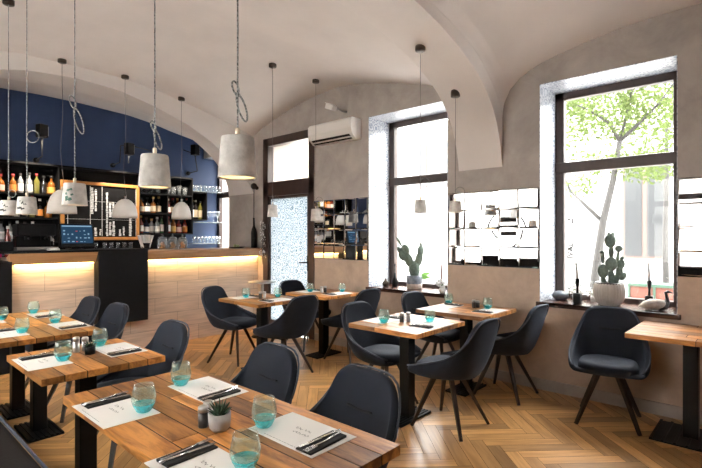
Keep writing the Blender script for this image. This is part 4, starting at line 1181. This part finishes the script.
pendant(.955, 3.09, 1.612, 'cyl', 'concrete pendant with green painted motif in front of the framed board', G1, motif=3, loop=('knot', 2.19, .16), h=.13)
pendant(.955, 4.13, 1.592, 'cyl', 'concrete pendant with dark motif, second from the left edge', G1, motif=5, loop=('ring', 2.17, .045), h=.128)
pendant(1.012, 4.96, 1.612, 'cyl', 'concrete pendant with dark motif at the left edge of the photo', G1, motif=5, loop=('ring', 1.80, .032), h=.128)
G2 = 'white dome pendants over the bar'
pendant(1.725, 6.0, 1.685, 'dome', 'white dome pendant over the bar, leftmost, partly behind the green motif pendant', G2, M_thin, r=.148, h=.27, wig=.02)
pendant(2.42, 6.0, 1.655, 'dome', 'white dome pendant over the bar, in front of the framed board', G2, M_thin, r=.143, h=.235, wig=.02)
pendant(3.165, 6.0, 1.66, 'dome', 'white dome pendant over the bar, rightmost, in front of the right bottles', G2, M_thin, r=.128, h=.235, wig=.012)
G3 = 'small concrete pendants over the window-side tables'
pendant(3.45, 4.38, 1.655, 'cyl', 'small concrete pendant hanging in front of the patterned glass door', G3, M_thin, loop=('ring', 1.87, .035), r=.064, h=.14)
pendant(4.07, 4.30, 1.62, 'cyl', 'small concrete pendant hanging in front of the left mirror tiles', G3, M_thin, loop=('ring', 1.88, .042), r=.066, h=.15)
pendant(3.445, 2.31, 1.632, 'cyl', 'small concrete pendant hanging in front of the first window', G3, M_thin, loop=('ring', 1.90, .04), r=.056, h=.115)
pendant(4.05, 2.31, 1.66, 'cyl', 'small concrete pendant hanging in front of the pier mirror tiles', G3, M_thin, loop=('ring', 1.86, .045), r=.064, h=.11)

# ------------------------------------------------------------------ things on the sills
def cactus_pads(m, pads):
    for (x, y, z, rx, rz_, tilt, rot) in pads:
        R = Matrix.Translation((x, y, z)) @ Matrix.Rotation(rot, 4, 'Z') @ Matrix.Rotation(tilt, 4, 'Y')
        sv = m.m; m.m = sv @ R; m.ball((0, 0, rz_), 1.0, 14, (rx * 1.22 + .004, rx * .5, rz_ * 1.12)); m.m = sv
ZS = .817
cp = empty('potted_cactus', (4.62, 1.10, ZS)); tag(cp, 'tall prickly pear cactus in a ribbed cream pot on the right window sill', 'plant')
m = MB(); rows = []
for (r_, z) in ((.07, 0), (.10, .02), (.122, .08), (.126, .13), (.118, .185), (.108, .2), (.098, .2), (.1, .185), (.08, .178), (.001, .178)):
    rows.append([((r_ + (.0045 * math.cos(30 * 2 * PI * j / 144) if r_ > .099 and z < .19 else 0)) * math.cos(2 * PI * j / 144), (r_ + (.0045 * math.cos(30 * 2 * PI * j / 144) if r_ > .099 and z < .19 else 0)) * math.sin(2 * PI * j / 144), z) for j in range(144)])
m.grid(rows, True, True); m.build('ribbed_pot', M_ribpot, cp)
MB().lathe([(.112, .188), (.114, .2), (.104, .206), (.1, .19)], 36, close=True).build('pot_rim', M_birddark, cp)
MB().lathe([(.001, .192), (.1, .190), (.1, .17)], 24).build('soil', M_soil, cp)
m = MB(); m.m = Matrix.Translation((0, 0, .185)) @ Matrix.Rotation(L_(-48), 4, 'Z')
cactus_pads(m, [(0.018, 0, 0.12, 0.045, 0.058, 0, 0), (0.013, 0, 0.328, 0.04, 0.057, -0.05, 0), (0.018, 0, 0.235, 0.018, 0.05, 0, 0), (-0.049, 0, 0.058, 0.037, 0.058, -0.08, 0), (-0.053, 0, 0.185, 0.012, 0.045, -0.05, 0), (-0.062, 0, 0.264, 0.014, 0.016, 0, 0), (0.082, 0, 0.288, 0.026, 0.028, 0.1, 0), (0.066, 0, 0.173, 0.01, 0.062, 0.15, 0), (0.1, 0, 0.136, 0.027, 0.042, 0.12, 0), (0.115, 0, 0.217, 0.014, 0.015, 0, 0), (0.082, 0, 0.063, 0.025, 0.047, 0.15, 0), (0.1, 0, 0.037, 0.022, 0.038, 0.6, 0), (0.018, 0, -0.005, 0.022, 0.065, 0, 0), (-0.035, 0, -0.01, 0.016, 0.045, -0.3, 0), (0.05, 0, -0.01, 0.02, 0.055, 0.25, 0), (0.03, 0, 0.432, 0.012, 0.013, 0.3, 0), (-0.002, 0, 0.435, 0.01, 0.012, -0.2, 0)])
m.build('cactus_pads', M_cactus, cp)
def candle(x, y, z, label, hh=.12, tilt=0.0):
    r = empty('candle_holder', (x, y, z)); tag(r, label, 'candle holder', 'black candle holders')
    m = MB(); m.box(-.030, .030, -.030, .030, 0, .095, .004); m.lathe([(.001, .095), (.011, .095), (.009, .15), (.017, .185), (.020, .215), (.017, .228), (.001, .228)], 14); m.build('holder', M_black, r)
    m = MB(); m.tube([(0, 0, .222), (-.012 + tilt, .008, .25 + hh)], [.0125, .0095], 10); m.build('candle', M_candle, r)
candle(4.52, 1.335, ZS, 'black candle holder with grey candle left of the ribbed cactus pot', .12)
candle(4.74, .815, ZS, 'black candle holder with grey candle behind the bird figure', .13, .02)
sb = empty('stone_bowl', (4.66, 1.53, ZS)); tag(sb, 'round blue-grey stone ornament at the left end of the right sill', 'ornament')
m = MB(); m.ball((0, 0, .045), .075, 20, (1, 1, .62)); m.build('stone', M_stone, sb)
m = MB(); m.lathe([(.001, .088), (.02, .089), (.022, .086)], 12); m.build('opening', M_black, sb)
bd = empty('bird_figure', (4.53, .745, ZS), L_(0)); tag(bd, 'stone bird figure with dark raised neck on the right sill', 'figurine')
m = MB(); m.m = Matrix.Rotation(L_(-52), 4, 'Z')
rows = []
for (t, w, zc_, hh) in ((-.125, .002, .035, .004), (-.11, .014, .037, .012), (-.08, .034, .045, .03), (-.03, .048, .05, .045), (.02, .046, .05, .045), (.06, .034, .052, .036), (.085, .016, .055, .018), (.092, .002, .056, .003)):
    rows.append([(t, w * math.cos(2 * PI * j / 18), zc_ + hh * math.sin(2 * PI * j / 18) + .0) for j in range(18)])
m.grid(rows, True, True); m.build('body', M_bird, bd)
m = MB(); m.m = Matrix.Rotation(L_(-52), 4, 'Z'); m.tube([(.03, 0, .02), (.085, 0, .035), (.105, 0, .075), (.098, 0, .12), (.088, 0, .145), (.108, 0, .155), (.15, 0, .142)], [.03, .028, .018, .012, .013, .013, .002], 10); m.build('neck', M_birddark, bd)
def sprig(name, x, y, z, label, n, H, wdt, seed, petals=True, group=None):
    r = empty(name, (x, y, z)); tag(r, label, 'plant', group); rnd = random.Random(seed)
    st_ = MB(); pe = MB(); lf = MB()
    for k in range(n):
        a = rnd.uniform(0, 2 * PI); d = rnd.uniform(.2, 1) * wdt; h = rnd.uniform(.5, 1) * H
        p = [(0, 0, 0), (d * .4 * math.cos(a), d * .4 * math.sin(a), h * .6), (d * math.cos(a), d * math.sin(a), h)]
        st_.tube(p, .002, 4)
        for j in range(3):
            c = Vector(p[2]) + Vector((rnd.uniform(-.02, .02), rnd.uniform(-.02, .02), rnd.uniform(-.03, .01)))
            (pe if petals else lf).ball(tuple(c), rnd.uniform(.008, .015), 6)
        c = Vector(p[1]); e = Vector((rnd.uniform(-1, 1), rnd.uniform(-1, 1), rnd.uniform(0, 1))).normalized() * .04; s_ = e.cross(Vector((0, 0, 1))).normalized() * .01
        lf.add([tuple(c), tuple(c + e * .5 + s_), tuple(c + e), tuple(c + e * .5 - s_)], [(0, 1, 2, 3)])
    st_.lathe([(.001, 0), (.03, 0), (.034, .05), (.03, .05), (.001, .04)], 14)
    st_.build('pot', M_white, r)
    if petals: pe.build('blossoms', M_petal, r)
    lf.build('leaves', M_leaf2, r)
sprig('flowering_plant', 4.73, 1.41, ZS, 'small white flowering plant behind the left candle on the right sill', 26, .17, .085, 1)
sprig('flowering_plant', 4.785, 1.265, ZS, 'small white flowering plant tucked behind the ribbed cactus pot', 16, .12, .05, 2)
# left sill
ZS1 = .802
c2 = empty('potted_cactus', (4.66, 3.21, ZS1)); tag(c2, 'leggy cactus in a dark glazed pot on the left window sill', 'plant')
MB().lathe([(.001, 0), (.085, 0), (.09, .01), (.098, .155), (.09, .16), (.085, .145), (.001, .14)], 28).build('pot', M_black if False else M_stone, c2)
MB().lathe([(.0862, .0), (.0915, .012), (.0935, .055), (.0925, .06)], 28).build('pot_foot', M_bird, c2)
m = MB(); m.m = Matrix.Translation((0, 0, .14)) @ Matrix.Rotation(L_(-48), 4, 'Z')
cactus_pads(m, [(0, 0, 0, .055, .09, 0, 0), (-.04, 0, .12, .04, .085, -.35, 0), (-.11, 0, .20, .038, .06, -.5, 0), (-.085, 0, .27, .038, .06, -.4, 0), (-.155, 0, .37, .010, .06, -.5, 0), (.03, 0, .12, .035, .09, .25, 0), (.07, 0, .26, .036, .055, .1, .4), (.075, 0, .36, .01, .025, .1, 0), (-.15, 0, .27, .02, .05, -.5, 0)])
m.build('cactus_pads', M_cactus, c2)
m = MB()
for (a, b_, h) in ((.12, -.16, .19), (.06, -.2, .14)): 
    e = Vector((a, b_, h)); c = Vector((.02, -.03, .14)); s_ = Vector((.673, -.74, .3)).normalized() * .03; s2 = Vector((0, 0, 1)) * .03
    m.add([tuple(c), tuple(c + (e - c) * .5 + s2), tuple(e), tuple(c + (e - c) * .5 - s2)], [(0, 1, 2, 3)])
m.build('broad_leaves', M_leaf2, c2)
for (x, y, h, mt, lab) in ((4.60, 3.60, .10, M_rosette, 'small dark round vase at the left end of the left sill'), (4.66, 3.50, .17, M_black, 'slim dark bottle vase left of the glazed cactus pot')):
    r = empty('small_vase', (x, y, ZS1)); tag(r, lab, 'vase')
    MB().lathe([(.001, 0), (.03, 0), (.042, h * .25), (.038, h * .5), (.015, h * .75), (.013, h), (.001, h)], 18).build('vase_body', mt, r)
    if h > .12:
        m = MB(); m.tube([(0, 0, h), (0, .0, h + .1)], .005, 6); m.ball((0, 0, h + .1), .014, 8); m.build('stopper', M_black, r)
r = empty('candle_holder', (4.70, 2.86, ZS1)); tag(r, 'red candle in a holder at the right end of the left sill', 'candle holder')
MB().lathe([(.001, 0), (.03, 0), (.03, .008), (.012, .02), (.012, .06), (.018, .08), (.001, .08)], 14).build('holder', M_black, r)
m = MB(); m.tube([(0, 0, .08), (0, 0, .30)], [.011, .008], 10); m.build('candle', M_brickred, r)
sprig('flowering_plant', 4.52, 2.74, ZS1, 'white flowers at the right end of the left sill', 16, .14, .08, 3)

# ------------------------------------------------------------------ outside
def stext(o): o['kind'] = 'structure'; return o
st(MB().box(5.05, 14, -16, 26, -.35, -.25).build('street', M_street))
st(MB().box(XL - 3.2, XL - .45, -6, 13, -.35, -.25).build('street_court', M_street))
bl = empty('street_house', (14, 4, -.25)); tag(bl, 'pale facade across the street seen through the windows', 'building')
MB().box(0, 6, -20, 10.4, 0, 5.6).build('facade_wall', M_facade, bl)
T = Matrix.Translation((-14, -4, .25))
def bwin(y0, y1, z0, z1, mull=1):
    f = MB(); f.m = T
    f.box(13.94, 14.02, y0, y1, z0, z1); o = f.build('window_surround', M_bframe, bl)
    g = MB(); g.m = T; n = mull + 1; w = (y1 - y0) / n
    for k in range(n): g.box(13.92, 13.96, y0 + k * w + .06, y0 + (k + 1) * w - .06, z0 + .07, z1 - .07)
    g.build('pane', M_bwin, o)
bwin(8.1, 9.5, 3.1, 4.7, 2); bwin(2.0, 3.0, .85, 3.4, 1); bwin(.9, 1.8, 1.0, 3.2, 1); bwin(5.2, 6.4, 3.3, 4.9, 1); bwin(10.6, 11.8, 1.0, 2.8, 1)
b2 = empty('street_house', (14, 15.8, -.25)); tag(b2, 'beige house seen through the pane above the door', 'building')
MB().box(0, 5, -1.2, .95, 0, 7.0).build('facade_wall', M_facade2, b2)
cw = empty('street_house', (XL - 3.2, 3.5, -.25)); tag(cw, 'added white wall blocking sky light outside the left windows, seen in the mirror tiles', 'building')  # added facade that cuts the sky light entering the left windows
MB().box(-3, 0, -9, 9, 0, 6.5).build('facade_wall', M_skyblock, cw)
MB().box(-.03, .05, -9, 9, 0, .5).build('plinth', M_facade2, cw)
# planter
pn = empty('planter_box', (8.4, 1.33, -.12)); tag(pn, 'terracotta planter with a green frame outside the right window', 'planter')
MB().box(-.2, .2, -.33, .33, .4, .80).build('terracotta_panel', M_brickred, pn)
m = MB()
for z in (.42, .58, .80): m.box(-.22, .22, -.37, .37, z - .015, z + .025)
for y in (-.36, 0, .33): m.box(-.225, -.205, y, y + .03, 0, .82)
for y in (-.36, .33): m.box(-.22, .22, y, y + .03, 0, .82)
m.build('green_frame', M_greenpaint, pn)
# trees
def tree(name, base, limbs, clusters, nleaf, label, seed, lsz=.05, mat=M_leaf):
    r = empty(name, base); tag(r, label, 'tree'); rnd = random.Random(seed)
    m = MB(); m.m = Matrix.Translation((-base[0], -base[1], -base[2]))
    for pts, rad in limbs: m.tube(pts, rad, 8)
    m.build('trunk', M_bark, r)
    m = MB(); m.m = Matrix.Translation((-base[0], -base[1], -base[2]))
    for (cx, cy, cz, rx, ry, rz_, n) in clusters:
        for k in range(int(n * nleaf)):
            while True:
                p = Vector((rnd.uniform(-1, 1), rnd.uniform(-1, 1), rnd.uniform(-1, 1)))
                if p.length < 1: break
            c = Vector((cx + p.x * rx, cy + p.y * ry, cz + p.z * rz_))
            d = Vector((rnd.uniform(-1, 1), rnd.uniform(-1, 1), rnd.uniform(-1, .3))).normalized(); s_ = d.cross(Vector((rnd.uniform(-1, 1), rnd.uniform(-1, 1), rnd.uniform(-1, 1)))).normalized()
            L = lsz * rnd.uniform(.6, 1.3)
            m.add([tuple(c), tuple(c + d * L * .5 + s_ * L * .3), tuple(c + d * L), tuple(c + d * L * .5 - s_ * L * .3)], [(0, 1, 2, 3)])
    m.build('foliage', mat, r)
X = 9.0
tree('tree', (X, 2.45, -.25), [([(X, 2.45, -.25), (X, 2.41, .35), (X, 2.33, 1.0), (X, 2.24, 1.68), (X, 2.08, 2.40), (X, 1.98, 3.05)], [.085, .08, .072, .062, .05, .04]),
                               ([(X, 2.24, 1.68), (X, 2.5, 1.95), (X, 2.78, 2.25), (X + .2, 3.0, 2.7)], [.036, .03, .022, .012]),
                               ([(X, 1.98, 3.05), (X, 2.15, 3.4), (X, 2.45, 3.65), (X, 2.75, 3.85)], [.03, .026, .018, .01]),
                               ([(X, 1.98, 3.05), (X, 1.7, 3.3), (X, 1.4, 3.6), (X, 1.2, 3.9)], [.032, .027, .02, .01]),
                               ([(X, 1.98, 3.05), (X, 1.85, 3.6), (X, 1.75, 4.2), (X, 1.65, 4.9)], [.028, .02, .016, .008])],
     [(X, 2.1, 3.5, .7, .55, .4, 800), (X + .2, 1.5, 3.9, .8, .6, .55, 1000), (X - .1, 1.95, 4.3, .7, .7, .5, 900), (X, 2.7, 4.2, .8, .45, .6, 800), (X, 2.9, 3.4, .6, .4, .6, 500), (X + .2, 1.2, 3.2, .6, .45, .35, 350), (X + .3, 2.75, 2.35, .4, .3, .2, 160), (X, 1.6, 2.6, .5, .45, .3, 330), (X, 2.2, 2.75, .5, .4, .2, 160), (X, 1.2, 4.5, .8, .5, .6, 400)], 1.25,
     'pale green street tree with a forked trunk outside the right window', 5, .075)
X = 11.0
tree('tree', (X, 1.6, -.25), [([(X, 1.6, -.25), (X, 1.62, 1.2), (X, 1.6, 2.6), (X, 1.6, 3.6)], [.06, .055, .045, .03])],
     [(X, 1.5, 3.6, .7, .8, .7, 500), (X + 1, 2.6, 4.6, .8, 1.2, .8, 800), (X + .6, 1.0, 4.6, .8, .8, .9, 500), (X + .6, 2.3, 3.3, .6, .6, .5, 300), (X + .5, 3.4, 4.4, .5, .6, .8, 500), (X + .8, 3.3, 3.0, .5, .4, .5, 200), (X + .5, 1.9, 2.9, .5, .5, .35, 250)], 1.2,
     'slim street tree behind the forked tree, towards the planter', 8, .09, M_leaf)

# ------------------------------------------------------------------ light, world, camera
w = bpy.data.worlds.new('sky'); S.world = w; w.use_nodes = True
nt = w.node_tree; nt.nodes.clear()
o_ = nt.nodes.new('ShaderNodeOutputWorld'); bg = nt.nodes.new('ShaderNodeBackground')
bg.inputs[0].default_value = (1.0, 0.985, 0.965, 1); bg.inputs[1].default_value = 17.0
nt.links.new(bg.outputs[0], o_.inputs[0])
def portal(W, x, rz):
    a, b, z0, z1 = W
    l = bpy.data.lights.new('daylight_portal', 'AREA'); l.shape = 'RECTANGLE'; l.size = b - a; l.size_y = z1 - z0
    l.cycles.is_portal = True
    o = bpy.data.objects.new('daylight_portal', l); o.location = (x, (a + b) / 2, (z0 + z1) / 2); o.rotation_euler = (math.radians(90), 0, rz); COL.objects.link(o)
portal(W1, 4.94, L_(90)); portal(W2, 4.94, L_(90)); portal(W3, 4.94, L_(90)); portal((4.8, 5.75, .1, 2.85), 4.6, L_(90))
portal(W5, XL - .42, L_(-90)); portal(W6, XL - .42, L_(-90))

cam = bpy.data.cameras.new('camera'); co = bpy.data.objects.new('camera', cam); COL.objects.link(co)
co.location = (0, 0, 1.43); co.rotation_euler = (math.radians(90), 0, -math.atan(1.1))
cam.sensor_width = 36; cam.lens = 24; cam.shift_y = 2 / 702; cam.clip_start = .05; cam.clip_end = 200
S.camera = co
S.view_settings.view_transform = 'Standard'; S.view_settings.look = 'None'; S.view_settings.gamma = 1; S.view_settings.use_curve_mapping = False
S.view_settings.exposure = 1.15
try:
    S.cycles.max_bounces = 10; S.cycles.diffuse_bounces = 5; S.cycles.glossy_bounces = 5; S.cycles.transmission_bounces = 6; S.cycles.transparent_max_bounces = 16
    S.cycles.caustics_reflective = False; S.cycles.caustics_refractive = False; S.cycles.sample_clamp_indirect = 6.0
    S.cycles.use_denoising = True
except Exception: pass
